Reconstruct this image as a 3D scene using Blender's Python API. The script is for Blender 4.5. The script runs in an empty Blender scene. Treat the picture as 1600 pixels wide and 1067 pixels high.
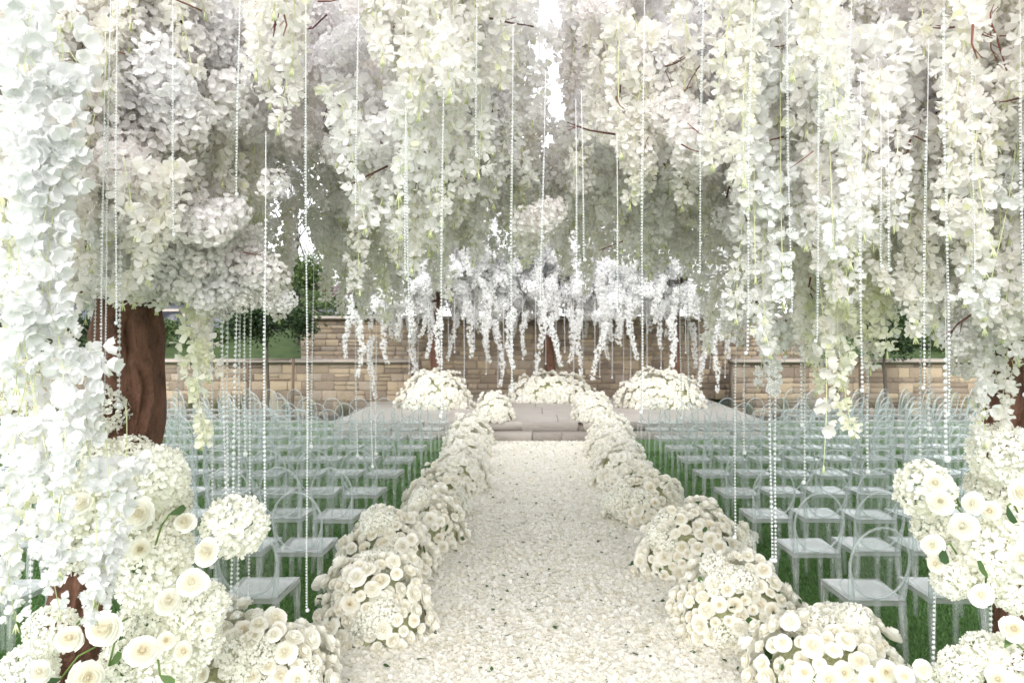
import bpy, math, random
import numpy as np
from mathutils import Vector, Matrix, Quaternion
random.seed(7); rng = np.random.default_rng(7)
S = bpy.context.scene
C = S.collection
# ------------------------------------------------------------------ camera
F, VX, VY, H = 1160.0, 835.0, 520.0, 2.0            # focal length and vanishing point in photograph pixels, eye height in metres
cam = bpy.data.cameras.new('camera'); co = bpy.data.objects.new('camera', cam); C.objects.link(co)
co.location = (0, 0, H); co.rotation_euler = (math.radians(90), 0, 0)
cam.sensor_width = 36; cam.lens = 36*F/1600
cam.shift_x = -(VX-800)/1600; cam.shift_y = -(533.5-VY)/1600
cam.clip_start = .05; cam.clip_end = 600
cam.dof.use_dof = True; cam.dof.focus_distance = 4.2; cam.dof.aperture_fstop = 3.5
S.camera = co
# ------------------------------------------------------------------ sky and sun
w = bpy.data.worlds.new('World'); S.world = w; w.use_nodes = True
nt = w.node_tree; nt.nodes.clear()
sky = nt.nodes.new('ShaderNodeTexSky'); sky.sky_type = 'NISHITA'; sky.sun_disc = False
SUN_EL, SUN_ROT = math.radians(36), math.radians(188)
sky.sun_elevation = SUN_EL; sky.sun_rotation = SUN_ROT; sky.dust_density = 1; sky.air_density = 1.0; sky.altitude = 100
hs = nt.nodes.new('ShaderNodeHueSaturation'); hs.inputs['Saturation'].default_value = .10
bg = nt.nodes.new('ShaderNodeBackground'); bg.inputs['Strength'].default_value = .15
wo = nt.nodes.new('ShaderNodeOutputWorld')
nt.links.new(sky.outputs[0], hs.inputs['Color']); nt.links.new(hs.outputs[0], bg.inputs[0]); nt.links.new(bg.outputs[0], wo.inputs[0])
sl = bpy.data.lights.new('sun', 'SUN'); sl.energy = 1.5; sl.angle = math.radians(75); sl.color = (1, .965, .965)
so = bpy.data.objects.new('sun', sl); C.objects.link(so)
sd = Vector((math.sin(SUN_ROT)*math.cos(SUN_EL), math.cos(SUN_ROT)*math.cos(SUN_EL), math.sin(SUN_EL)))
so.rotation_euler = sd.to_track_quat('Z', 'Y').to_euler()
S.view_settings.view_transform = 'Standard'; S.view_settings.look = 'None'
S.view_settings.exposure = 1.14; S.view_settings.gamma = 1; S.view_settings.use_curve_mapping = False
cy = S.cycles
cy.max_bounces = 20; cy.diffuse_bounces = 16; cy.glossy_bounces = 3; cy.transmission_bounces = 8; cy.transparent_max_bounces = 128
cy.caustics_reflective = False; cy.caustics_refractive = False; cy.sample_clamp_indirect = 6
cy.use_denoising = True; cy.use_adaptive_sampling = True; cy.adaptive_threshold = .02

# ------------------------------------------------------------------ helpers
def at(px, py, Y):                                   # a point of the place seen at a photograph pixel, Y metres ahead
    return Vector(((px-VX)*Y/F, Y, H-(py-VY)*Y/F))
def proj(x, y, z): return VX+F*x/y, VY-F*(z-H)/y
def ground(px, py, z=0): Y = F*(H-z)/(py-VY); return Vector(((px-VX)*Y/F, Y, z))

def mk_mesh(name, V, Fs, mats=(), mi=None, smooth=False):
    if not isinstance(Fs, (list, tuple)): Fs = [Fs]
    V = np.asarray(V, dtype=np.float32).reshape(-1, 3)
    me = bpy.data.meshes.new(name)
    me.vertices.add(len(V)); me.vertices.foreach_set('co', V.ravel())
    loops = np.concatenate([np.asarray(f, dtype=np.int32).ravel() for f in Fs])
    tot = np.concatenate([np.full(len(f), np.asarray(f).shape[1], dtype=np.int32) for f in Fs])
    me.loops.add(len(loops)); me.loops.foreach_set('vertex_index', loops)
    st = np.concatenate([[0], np.cumsum(tot)[:-1]]).astype(np.int32)
    me.polygons.add(len(tot)); me.polygons.foreach_set('loop_start', st); me.polygons.foreach_set('loop_total', tot)
    if mi is not None: me.polygons.foreach_set('material_index', np.asarray(mi, dtype=np.int32))
    if smooth: me.polygons.foreach_set('use_smooth', np.ones(len(tot), dtype=bool))
    for m in mats: me.materials.append(m)
    me.update(calc_edges=True); me.validate()
    return me

class MB:                                            # collects pieces (verts, quads/tris, material index)
    def __init__(s): s.V = []; s.F = {}; s.n = 0
    def add(s, V, F, m=0):
        V = np.asarray(V, dtype=float).reshape(-1, 3); F = np.asarray(F, dtype=int)
        s.F.setdefault((F.shape[1], m), []).append(F+s.n); s.V.append(V); s.n += len(V); return s
    def mesh(s, name, mats, smooth=False):
        Fs = []; mi = []
        for (k, m), L in s.F.items():
            a = np.concatenate(L); Fs.append(a); mi.append(np.full(len(a), m))
        return mk_mesh(name, np.concatenate(s.V), Fs, mats, np.concatenate(mi), smooth)
    def box(s, c, d, m=0, rz=0):
        c = np.array(c, float); d = np.array(d, float)/2
        v = np.array([(x, y, z) for z in (-1, 1) for y in (-1, 1) for x in (-1, 1)], float)*d
        if rz: cr, sr = math.cos(rz), math.sin(rz); v = v@np.array([[cr, sr, 0], [-sr, cr, 0], [0, 0, 1]])
        return s.add(v+c, [(0, 2, 3, 1), (4, 5, 7, 6), (0, 1, 5, 4), (2, 6, 7, 3), (0, 4, 6, 2), (1, 3, 7, 5)], m)
    def tube(s, pts, rad, n=6, m=0, cap=True):
        pts = [Vector(p) for p in pts]; k = len(pts); V = []
        if not hasattr(rad, '__len__'): rad = [rad]*k
        up = Vector((0, 0, 1)); prev = None
        for i, p in enumerate(pts):
            d = (pts[min(i+1, k-1)]-pts[max(i-1, 0)]).normalized()
            if prev is None:
                a = d.orthogonal().normalized()
            else:
                a = (prev-d*prev.dot(d)).normalized()
            prev = a; b = d.cross(a)
            for j in range(n):
                t = 2*math.pi*j/n; V.append(p+(a*math.cos(t)+b*math.sin(t))*rad[i])
        Fq = [(i*n+j, i*n+(j+1) % n, (i+1)*n+(j+1) % n, (i+1)*n+j) for i in range(k-1) for j in range(n)]
        s.add([tuple(v) for v in V], Fq, m)
        if cap:
            base = s.n-len(V)
            s.F.setdefault((n, m), []).append(np.array([[base+j for j in range(n)][::-1], [base+(k-1)*n+j for j in range(n)]]))
        return s

def obj(name, me, parent=None, loc=(0, 0, 0), **props):
    o = bpy.data.objects.new(name, me); C.objects.link(o); o.location = loc
    if parent is not None: o.parent = parent
    for k, v in props.items(): o[k] = v
    return o
def thing(name, label, cat, loc=(0, 0, 0), rz=0, group=None, me=None):
    o = bpy.data.objects.new(name, me); C.objects.link(o); o.location = loc; o.rotation_euler = (0, 0, rz)
    o['label'] = label; o['category'] = cat
    if group: o['group'] = group
    return o
def orient(o, n, spin=0, s=1.0):
    q = Vector(n).to_track_quat('Z', 'Y') @ Quaternion((0, 0, 1), spin)
    o.rotation_mode = 'QUATERNION'; o.rotation_quaternion = q; o.scale = (s, s, s) if not hasattr(s, '__len__') else s
ORD = 'first second third fourth fifth sixth seventh eighth ninth tenth eleventh twelfth thirteenth fourteenth fifteenth sixteenth seventeenth eighteenth nineteenth twentieth'.split()
TENS = {20: 'twenty', 30: 'thirty', 40: 'forty', 50: 'fifty', 60: 'sixty'}
def ordw(i):
    if i < 20: return ORD[i]
    n = i+1; t = n//10*10
    return {30: 'thirtieth', 40: 'fortieth', 50: 'fiftieth', 60: 'sixtieth'}[n] if n == t else TENS[t]+'-'+ORD[n-t-1]

def frames(Nrm, spin, rng=rng):                      # rotation matrices with local z along each normal
    Nrm = Nrm/np.linalg.norm(Nrm, axis=1, keepdims=True)
    ref = np.where(np.abs(Nrm[:, 2:3]) > .9, np.array([[1., 0, 0]]), np.array([[0., 0, 1]]))
    a = np.cross(ref, Nrm); a /= np.linalg.norm(a, axis=1, keepdims=True); b = np.cross(Nrm, a)
    c, s = np.cos(spin)[:, None], np.sin(spin)[:, None]
    return np.stack([a*c+b*s, b*c-a*s, Nrm], axis=2)
def scatter(tV, tF, T, R, Sc):
    V = np.einsum('nij,vj->nvi', R, tV)*np.asarray(Sc).reshape(-1, 1, 1)+T[:, None, :]
    n = len(T); Fo = (np.asarray(tF)[None]+(np.arange(n)*len(tV))[:, None, None]).reshape(-1, np.asarray(tF).shape[1])
    return V.reshape(-1, 3), Fo
def gridF(r, c, off=0): return [(off+i*c+j, off+i*c+j+1, off+(i+1)*c+j+1, off+(i+1)*c+j) for i in range(r-1) for j in range(c-1)]

def petal(L=1, W=.8, rows=3, cols=3, cup=.12, curl=.15, notch=.12):
    V = []
    for t in np.linspace(0, 1, rows):
        wd = W/2*(.16+.84*math.sin(math.pi*min(.5, .62*t)))*(1 if t < .9 else .82)
        for s in np.linspace(-1, 1, cols):
            V.append((L*(t-notch*t*s*s), wd*s*(1+.06*math.sin(5*t+2*s)), L*curl*t*t+W*cup*s*s*t+.05*L*math.sin(4.1*s+3*t)*t))
    return np.array(V), np.array(gridF(rows, cols))
def floret(n, L, W, tilt=.45, cup=.12, curl=.12, rows=3, cols=3, jit=.12, skip=0):
    r = np.random.default_rng(n*31+int(L*100)); Vs = []; Fs = []; o = 0
    for k in range(n):
        V, Fq = petal(L*(1+r.uniform(-jit, jit)), W, rows, cols, cup, curl)
        a = tilt+r.uniform(-.2, .2); th = 2*math.pi*k/n+r.uniform(-.15, .15)
        Ry = np.array([[math.cos(a), 0, -math.sin(a)], [0, 1, 0], [math.sin(a), 0, math.cos(a)]])
        Rz = np.array([[math.cos(th), -math.sin(th), 0], [math.sin(th), math.cos(th), 0], [0, 0, 1]])
        V = V@Ry.T@Rz.T; Vs.append(V); Fs.append(Fq+o); o += len(V)
    return np.concatenate(Vs), np.concatenate(Fs)
def ell(x, m=3): return x

# ------------------------------------------------------------------ materials
def mat(name): 
    m = bpy.data.materials.new(name); m.use_nodes = True; t = m.node_tree; t.nodes.clear()
    return m, t, t.nodes.new('ShaderNodeOutputMaterial')
def ramp(t, fac, stops):
    r = t.nodes.new('ShaderNodeValToRGB'); e = r.color_ramp.elements
    e[0].position, e[0].color = stops[0][0], (*stops[0][1], 1); e[1].position, e[1].color = stops[-1][0], (*stops[-1][1], 1)
    for p, c in stops[1:-1]: x = e.new(p); x.color = (*c, 1)
    t.links.new(fac, r.inputs[0]); return r.outputs[0]
def rnd(t):                                          # a number of its own for each loose piece of each object
    g = t.nodes.new('ShaderNodeNewGeometry'); o = t.nodes.new('ShaderNodeObjectInfo')
    a = t.nodes.new('ShaderNodeMath'); a.operation = 'ADD'; t.links.new(g.outputs['Random Per Island'], a.inputs[0]); t.links.new(o.outputs['Random'], a.inputs[1])
    f = t.nodes.new('ShaderNodeMath'); f.operation = 'FRACT'; t.links.new(a.outputs[0], f.inputs[0]); return f.outputs[0]
def petal_mat(name, stops, trans=.35, rough=.55, core=None, objvar=None):
    m, t, out = mat(name)
    col = ramp(t, rnd(t), stops)
    if objvar:                                       # whole strands and clusters differ from each other
        oi = t.nodes.new('ShaderNodeObjectInfo'); c2 = ramp(t, oi.outputs['Random'], objvar)
        mx = t.nodes.new('ShaderNodeMix'); mx.data_type = 'RGBA'; mx.blend_type = 'MULTIPLY'; mx.inputs[0].default_value = 1
        t.links.new(col, mx.inputs[6]); t.links.new(c2, mx.inputs[7]); col = mx.outputs[2]
    if core:                                         # the heart of a rose has a warmer pigment than its rim
        tc = t.nodes.new('ShaderNodeTexCoord'); ln = t.nodes.new('ShaderNodeVectorMath'); ln.operation = 'LENGTH'
        sc = t.nodes.new('ShaderNodeVectorMath'); sc.operation = 'MULTIPLY'; sc.inputs[1].default_value = (1, 1, 0)
        t.links.new(tc.outputs['Object'], sc.inputs[0]); t.links.new(sc.outputs[0], ln.inputs[0])
        c3 = ramp(t, ln.outputs['Value'], core)
        oi = t.nodes.new('ShaderNodeObjectInfo')
        c4 = t.nodes.new('ShaderNodeMix'); c4.data_type = 'RGBA'; c4.inputs[7].default_value = (1, 1, 1, 1)
        t.links.new(oi.outputs['Random'], c4.inputs[0]); t.links.new(c3, c4.inputs[6])
        mx = t.nodes.new('ShaderNodeMix'); mx.data_type = 'RGBA'; mx.blend_type = 'MULTIPLY'; mx.inputs[0].default_value = 1
        t.links.new(col, mx.inputs[6]); t.links.new(c4.outputs[2], mx.inputs[7]); col = mx.outputs[2]
    p = t.nodes.new('ShaderNodeBsdfPrincipled'); p.inputs['Roughness'].default_value = rough; p.inputs['Specular IOR Level'].default_value = .25
    tr = t.nodes.new('ShaderNodeBsdfTranslucent'); mx = t.nodes.new('ShaderNodeMixShader'); mx.inputs[0].default_value = trans
    t.links.new(col, p.inputs['Base Color']); t.links.new(col, tr.inputs['Color'])
    t.links.new(p.outputs[0], mx.inputs[1]); t.links.new(tr.outputs[0], mx.inputs[2]); t.links.new(mx.outputs[0], out.inputs[0])
    return m
def rough_mat(name, stops, rough=.8, scale=8, bump=.3, island=0.0, detail=6, dist=.02, stretch=(1, 1, 1), spec=.3, trans=0):
    m, t, out = mat(name)
    tc = t.nodes.new('ShaderNodeTexCoord'); mp = t.nodes.new('ShaderNodeMapping'); mp.inputs['Scale'].default_value = stretch
    t.links.new(tc.outputs['Object'], mp.inputs[0])
    n = t.nodes.new('ShaderNodeTexNoise'); n.inputs['Scale'].default_value = scale; n.inputs['Detail'].default_value = detail; n.inputs['Roughness'].default_value = .65
    t.links.new(mp.outputs[0], n.inputs['Vector']); fac = n.outputs['Fac']
    if island:
        mm = t.nodes.new('ShaderNodeMix'); mm.inputs[0].default_value = island
        t.links.new(fac, mm.inputs[2]); t.links.new(rnd(t), mm.inputs[3]); fac2 = mm.outputs[0]
    else: fac2 = fac
    col = ramp(t, fac2, stops)
    p = t.nodes.new('ShaderNodeBsdfPrincipled'); p.inputs['Roughness'].default_value = rough; p.inputs['Specular IOR Level'].default_value = spec
    b = t.nodes.new('ShaderNodeBump'); b.inputs['Strength'].default_value = bump; b.inputs['Distance'].default_value = dist
    t.links.new(fac, b.inputs['Height']); t.links.new(b.outputs[0], p.inputs['Normal']); t.links.new(col, p.inputs['Base Color'])
    if trans:
        tr = t.nodes.new('ShaderNodeBsdfTranslucent'); mx = t.nodes.new('ShaderNodeMixShader'); mx.inputs[0].default_value = trans
        t.links.new(col, tr.inputs[0]); t.links.new(p.outputs[0], mx.inputs[1]); t.links.new(tr.outputs[0], mx.inputs[2]); t.links.new(mx.outputs[0], out.inputs[0])
    else: t.links.new(p.outputs[0], out.inputs[0])
    return m
def clear_mat(name, tint, milk, rough, ior=1.42):
    m, t, out = mat(name)
    tr = t.nodes.new('ShaderNodeBsdfTransparent'); tr.inputs[0].default_value = (*tint, 1)
    gl = t.nodes.new('ShaderNodeBsdfGlossy'); gl.inputs['Roughness'].default_value = rough
    df = t.nodes.new('ShaderNodeBsdfDiffuse'); df.inputs[0].default_value = (.85, .87, .88, 1)
    lw = t.nodes.new('ShaderNodeLayerWeight'); lw.inputs[0].default_value = .5; ge = t.nodes.new('ShaderNodeNewGeometry')
    def mth(op, x, y):
        n = t.nodes.new('ShaderNodeMath'); n.operation = op
        for i, v in enumerate((x, y)):
            if isinstance(v, (int, float)): n.inputs[i].default_value = v
            else: t.links.new(v, n.inputs[i])
        return n.outputs[0]
    fres = mth('ADD', mth('MULTIPLY', mth('POWER', lw.outputs['Facing'], 4.0), .8), (ior-1)**2/(ior+1)**2)
    fres = mth('MULTIPLY', fres, mth('SUBTRACT', 1.0, ge.outputs['Backfacing']))
    a = t.nodes.new('ShaderNodeMixShader'); a.inputs[0].default_value = milk
    b = t.nodes.new('ShaderNodeMixShader')
    t.links.new(tr.outputs[0], a.inputs[1]); t.links.new(df.outputs[0], a.inputs[2])
    t.links.new(fres, b.inputs[0]); t.links.new(a.outputs[0], b.inputs[1]); t.links.new(gl.outputs[0], b.inputs[2]); t.links.new(b.outputs[0], out.inputs[0])
    return m

M = {}
SV = [(0, (1, 1, 1)), (.4, (.99, .99, 1)), (.65, (1, .99, .97)), (.85, (1, .985, .98)), (1, (.99, .985, .945))]
M['blossom'] = petal_mat('blossom petals', [(0, (.93, .92, .925)), (.6, (.935, .925, .93)), (.93, (.93, .92, .91)), (1, (.91, .89, .87))], .58, objvar=SV)
M['wisteria'] = petal_mat('wisteria petals', [(0, (.93, .92, .92)), (.8, (.935, .925, .92)), (.955, (.92, .91, .87)), (.985, (.89, .89, .74)), (1, (.84, .86, .60))], .58, objvar=SV)
M['orchid'] = petal_mat('orchid petals', [(0, (.92, .92, .93)), (.9, (.93, .93, .93)), (1, (.90, .90, .84))], .40)
M['lime'] = petal_mat('pale yellow green petals', [(0, (.89, .89, .76)), (.7, (.91, .91, .83)), (1, (.86, .87, .64))], .42)
M['far'] = petal_mat('far wisteria petals', [(0, (.94, .94, .945)), (1, (.95, .95, .945))], .55)
M['blush'] = petal_mat('blush petals', [(0, (.90, .87, .87)), (.8, (.90, .82, .82)), (1, (.85, .60, .64))], .4)
M['rose'] = petal_mat('cream rose petals', [(0, (.935, .925, .865)), (1, (.945, .94, .90))], .38,
    core=[(0, (1, .97, .915)), (.45, (1, .99, .97)), (.8, (1, 1, 1))])
M['rosefar'] = petal_mat('cream rose petals massed', [(0, (.92, .90, .82)), (.5, (.93, .92, .87)), (1, (.93, .925, .89))], .34)
M['hydrangea'] = petal_mat('hydrangea petals', [(0, (.90, .895, .80)), (.5, (.93, .925, .88)), (1, (.91, .91, .85))], .36)
M['scatter'] = petal_mat('scattered petals', [(0, (.92, .87, .76)), (.07, (.95, .935, .87)), (.6, (.955, .945, .90)), (1, (.955, .95, .92))], .45)
M['stem'] = rough_mat('lime stems', [(0, (.58, .64, .32)), (1, (.76, .78, .50))], .6, 20, .1)
M['green'] = rough_mat('green stems', [(0, (.08, .15, .04)), (1, (.22, .30, .09))], .5, 30, .1)
M['leaf'] = rough_mat('leaf', [(.2, (.03, .07, .02)), (.8, (.10, .17, .05))], .45, 14, .2, island=.6, trans=.2)
M['twig'] = rough_mat('red brown twigs', [(0, (.06, .03, .025)), (1, (.20, .07, .05))], .6, 20, .3, island=.7)
M['bark'] = rough_mat('painted brown bark', [(.3, (.03, .014, .009)), (.45, (.115, .052, .031)), (.66, (.165, .078, .048)), (.74, (.17, .085, .055)), (.80, (.34, .26, .20))], .62, 13, 1.0, dist=.05, stretch=(1, 1, .55), spec=.4)
M['graybark'] = rough_mat('grey bark', [(.2, (.05, .04, .03)), (.8, (.14, .12, .10))], .85, 14, .6)
M['turf'] = rough_mat('turf ground', [(.3, (.06, .13, .04)), (.7, (.12, .22, .07))], .9, 60, .8, dist=.01)
M['blade'] = rough_mat('turf blades', [(.1, (.075, .165, .048)), (.9, (.17, .31, .10))], .6, 3, .1, island=.7, trans=.25)
M['stone'] = rough_mat('sandstone', [(.12, (.17, .135, .105)), (.35, (.30, .24, .18)), (.5, (.42, .335, .235)), (.62, (.34, .29, .24)), (.78, (.47, .375, .26)), (.95, (.55, .45, .33))], .9, 7, 1.0, island=.62, dist=.03)
M['mortar'] = rough_mat('mortar', [(.3, (.30, .26, .21)), (.7, (.38, .33, .28))], .95, 20, .5)
M['cap'] = rough_mat('cast cap stone', [(.3, (.40, .35, .30)), (.7, (.50, .45, .39))], .85, 12, .25, island=.25)
M['pave'] = rough_mat('stage paving', [(.3, (.38, .35, .315)), (.7, (.47, .44, .40))], .75, 2.2, .2, island=.3)
M['step'] = rough_mat('step stone', [(.2, (.24, .215, .19)), (.8, (.42, .385, .345))], .85, 4, .5, island=.5, dist=.03)
M['underlay'] = rough_mat('added cream underlay', [(.3, (.80, .77, .66)), (.7, (.90, .88, .80))], .9, 40, .4)  # pale cream for the sheet added to brighten the aisle
M['dirt'] = rough_mat('planting soil', [(.3, (.05, .04, .03)), (.7, (.12, .10, .07))], .95, 20, .8)
M['acrylic'] = clear_mat('clear acrylic', (.985, .992, .99), .018, .05)
M['acrylicedge'] = clear_mat('clear acrylic edge', (.80, .85, .84), .24, .06, 1.5)
M['acrylicleg'] = clear_mat('clear acrylic leg', (.96, .975, .97), .12, .06, 1.5)
M['acrylicseat'] = clear_mat('clear acrylic seat', (.985, .99, .985), .30, .12)
M['crystal'] = clear_mat('cut crystal', (.96, .97, .98), .45, .12, 1.6)
M['thread'] = rough_mat('bead thread', [(0, (.7, .7, .7)), (1, (.8, .8, .8))], .4, 5, 0)
M['roof'] = rough_mat('roof tiles', [(.1, (.13, .10, .10)), (.9, (.27, .22, .21))], .85, 4, .4, island=.7)
M['render'] = rough_mat('slate blue render', [(.3, (.16, .17, .20)), (.7, (.20, .21, .24))], .9, 5, .1)
M['glass'] = rough_mat('dark window', [(0, (.03, .035, .045)), (1, (.05, .055, .065))], .1, 2, 0, spec=.6)
M['wood'] = rough_mat('stake wood', [(.2, (.08, .055, .04)), (.8, (.18, .13, .09))], .8, 14, .4, stretch=(1, 1, .2))
M['oakleaf'] = rough_mat('oak leaves', [(.1, (.015, .035, .015)), (.9, (.06, .10, .035))], .55, 3, .1, island=.85, trans=.2)
M['liteleaf'] = rough_mat('light green leaves', [(.1, (.05, .09, .03)), (.9, (.14, .20, .07))], .55, 3, .1, island=.85, trans=.25)
M['darkleaf'] = rough_mat('conifer leaves', [(.1, (.010, .022, .012)), (.9, (.035, .06, .028))], .6, 3, .1, island=.85)
M['tuft'] = rough_mat('ornamental grass', [(.1, (.12, .14, .08)), (.9, (.30, .31, .20))], .6, 3, .1, island=.9, trans=.3)
M['hill'] = rough_mat('grassy bank', [(.3, (.035, .065, .02)), (.7, (.08, .12, .04))], .95, 3, .6)

# ------------------------------------------------------------------ ground
V = np.array([(-300, -60, 0), (300, -60, 0), (300, 400, 0), (-300, 400, 0)])
obj('ground', mk_mesh('ground', V, [[(0, 1, 2, 3)]], [M['turf']]), kind='structure')
def blades():
    T = []
    for n, x0, x1, y0, y1 in ((75000, -5.2, -1.25, 3.2, 7.2), (75000, 1.3, 5.2, 3.2, 7.2), (42000, -8, -1.2, 7.2, 12.5), (42000, 1.3, 8, 7.2, 12.5)):
        y = y0+(y1-y0)*rng.random(n)**1.3; x = x0+(x1-x0)*rng.random(n); T.append(np.stack([x, y, np.zeros(n)], 1))
    T = np.concatenate(T); n = len(T); h = rng.uniform(.010, .024, n)*(1+T[:, 1]*.06); a = rng.uniform(0, 2*math.pi, n); wd = .0028+T[:, 1]*.0005
    dx, dy = np.cos(a)*wd, np.sin(a)*wd
    tip = T+np.stack([rng.normal(0, .012, n), rng.normal(0, .012, n), h], 1)
    V = np.stack([T+np.stack([dx, dy, 0*dx], 1), T-np.stack([dx, dy, 0*dx], 1), tip], 1).reshape(-1, 3)
    return mk_mesh('turf_blades', V, np.arange(n*3).reshape(-1, 3), [M['blade']])
obj('grass', blades(), kind='stuff', label='short green turf under and between the clear chairs', category='grass')
# carpet of loose petals on the aisle
AX = .09
def carpet():
    n = 118000; y = 2.6+(13.75-2.6)*rng.random(n)**1.25; half = 1.28+.03*np.sin(y*3.1)
    x = AX+half*rng.uniform(-1, 1, n)*(1+.06*rng.normal(0, 1, n)*(rng.random(n) < .2))
    d = .35*np.exp(-((np.abs(x-AX)-.55)/.25)**2)
    lo = np.arange(n) < 62000; z = np.where(lo, .007+.008*rng.random(n), .009+.018*rng.random(n)); fl = np.where(lo, .06, .17)
    keep = rng.random(n) > np.where(lo, .12, .4)*(np.sin(x*3.3+1)*np.sin(y*2.1)*.5+.5)*.6
    x, y, z, fl, lo = x[keep], y[keep], z[keep], fl[keep], lo[keep]; n = len(x)
    N = np.stack([rng.normal(0, 1, n)*fl, rng.normal(0, 1, n)*fl, np.where(rng.random(n) < .25, -1., 1.)], 1)
    R = frames(N, rng.uniform(0, 6.28, n)); tV, tF = petal(1, .9, 3, 3, .16, .16)
    tV = tV-np.array([.5, 0, .05])
    V, Fq = scatter(tV, tF, np.stack([x, y, z], 1), R, rng.uniform(.026, .046, n)*np.where(lo, 1.3, 1))
    V[:, 2] = np.maximum(V[:, 2], .0055)
    k = np.repeat((rng.random(n) < .012) & ~lo, len(tF)).astype(int)      # here and there a green scrap of leaf or sepal
    return mk_mesh('petal_carpet', V, Fq, [M['scatter'], M['leaf']], k)
sheet0 = [(AX-1.22, 2.6), (AX+1.22, 2.6), (AX+1.2, 13.66), (AX-1.2, 13.66)]
obj('added_underlay', mk_mesh('added_underlay', np.array([(x, y, .004) for x, y in sheet0]), [[(0, 1, 2, 3)]], [M['underlay']]), kind='structure')  # plain sheet added under the petals so their gaps don't look dark
obj('petal_carpet', carpet(), kind='stuff', label='thick carpet of loose white rose petals covering the aisle', category='petals')

# ------------------------------------------------------------------ stage, steps
X0, X1, YF, YB, SH = -3.75, 4.35, 13.95, 18.95, .34
st = obj('stage_floor', MB().box(((X0+X1)/2, (YF+YB)/2+.02, SH/2-.02), (X1-X0-.06, YB-YF-.06, SH-.04)).mesh('stage_body', [M['mortar']]), kind='structure')
slab_meshes = [MB().box((0, 0, 0), (1, 1, 1)).mesh('slab', [m]) for m in (M['pave'], M['step'])]
def block_mesh(seed, m, bev=.07, rough=.05):         # a hewn block of unit size: chamfered front, uneven face
    r = np.random.default_rng(seed); 
    o = np.array([(x, -.5+bev*2, z) for x, z in ((-.5, -.5), (.5, -.5), (.5, .5), (-.5, .5))])
    b = o.copy(); b[:, 1] = .5
    i = np.array([(x, -.5, z) for x, z in ((-.5+bev, -.5+bev*1.6), (.5-bev, -.5+bev*1.6), (.5-bev, .5-bev*1.6), (-.5+bev, .5-bev*1.6))])
    i += r.uniform(-rough, rough, i.shape); c = np.array([[r.uniform(-.1, .1), -.5-r.uniform(0, .12), r.uniform(-.1, .1)]])
    o[:, 0] += r.uniform(-.02, .02, 4); o[:, 2] += r.uniform(-.05, .05, 4); b[:, 0] = o[:, 0]; b[:, 2] = o[:, 2]
    V = np.concatenate([b, o, i, c]); q = [(k, (k+1) % 4, 4+(k+1) % 4, 4+k) for k in range(4)]+[(4+k, 4+(k+1) % 4, 8+(k+1) % 4, 8+k) for k in range(4)]+[(3, 2, 1, 0)]
    return MB().add(V, q).add(np.zeros((0, 3)), np.zeros((0, 4), int)).mesh('block', [m]) if False else _blk(V, q, m)
def _blk(V, q, m):
    mb = MB(); mb.add(V, q); mb.F[(3, 0)] = [np.array([(8+k, 8+(k+1) % 4, 12) for k in range(4)])]
    return mb.mesh('block', [m])
BL = {k: [block_mesh(s, M[k], *a) for s in range(n)] for k, n, a in (('stone', 12, (.07, .085)), ('step', 5, (.012, .006)))}
for (ya, yb) in ((YF, 15.2), (15.2, 16.5), (16.5, 17.8), (17.8, YB)):      # paving slabs on the stage
    x = X0
    while x < X1-.05:
        wdt = min(random.uniform(.9, 1.4), X1-x); 
        if X1-x-wdt < .3: wdt = X1-x
        o = obj('paving_slab', slab_meshes[0], st, (x+wdt/2, (ya+yb)/2, SH-.02)); o.scale = (wdt-.012, yb-ya-.012, .045); x += wdt
x = X0
while x < X1-.05:
    wdt = min(random.uniform(.6, 1.1), X1-x)
    if X1-x-wdt < .3: wdt = X1-x
    for k in (0, 1):
        o = obj('edge_block', random.choice(BL['step']), st, (x+wdt/2+(k-.5)*.2*(0 < x < X1-1.3), YF+.06, .08+.165*k)); o.scale = (wdt-.012, .2, .155)
    x += wdt
sp = obj('lower_step', MB().box((AX, 13.8, .075), (3.1, .26, .15)).mesh('step_body', [M['mortar']]), kind='structure')
x = AX-1.6
for wdt in (.62, .85, .55, .7, .48):
    o = obj('step_block', random.choice(BL['step']), sp, (x+wdt/2, 13.78, .085)); o.scale = (wdt-.01, .36, .16); x += wdt

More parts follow.
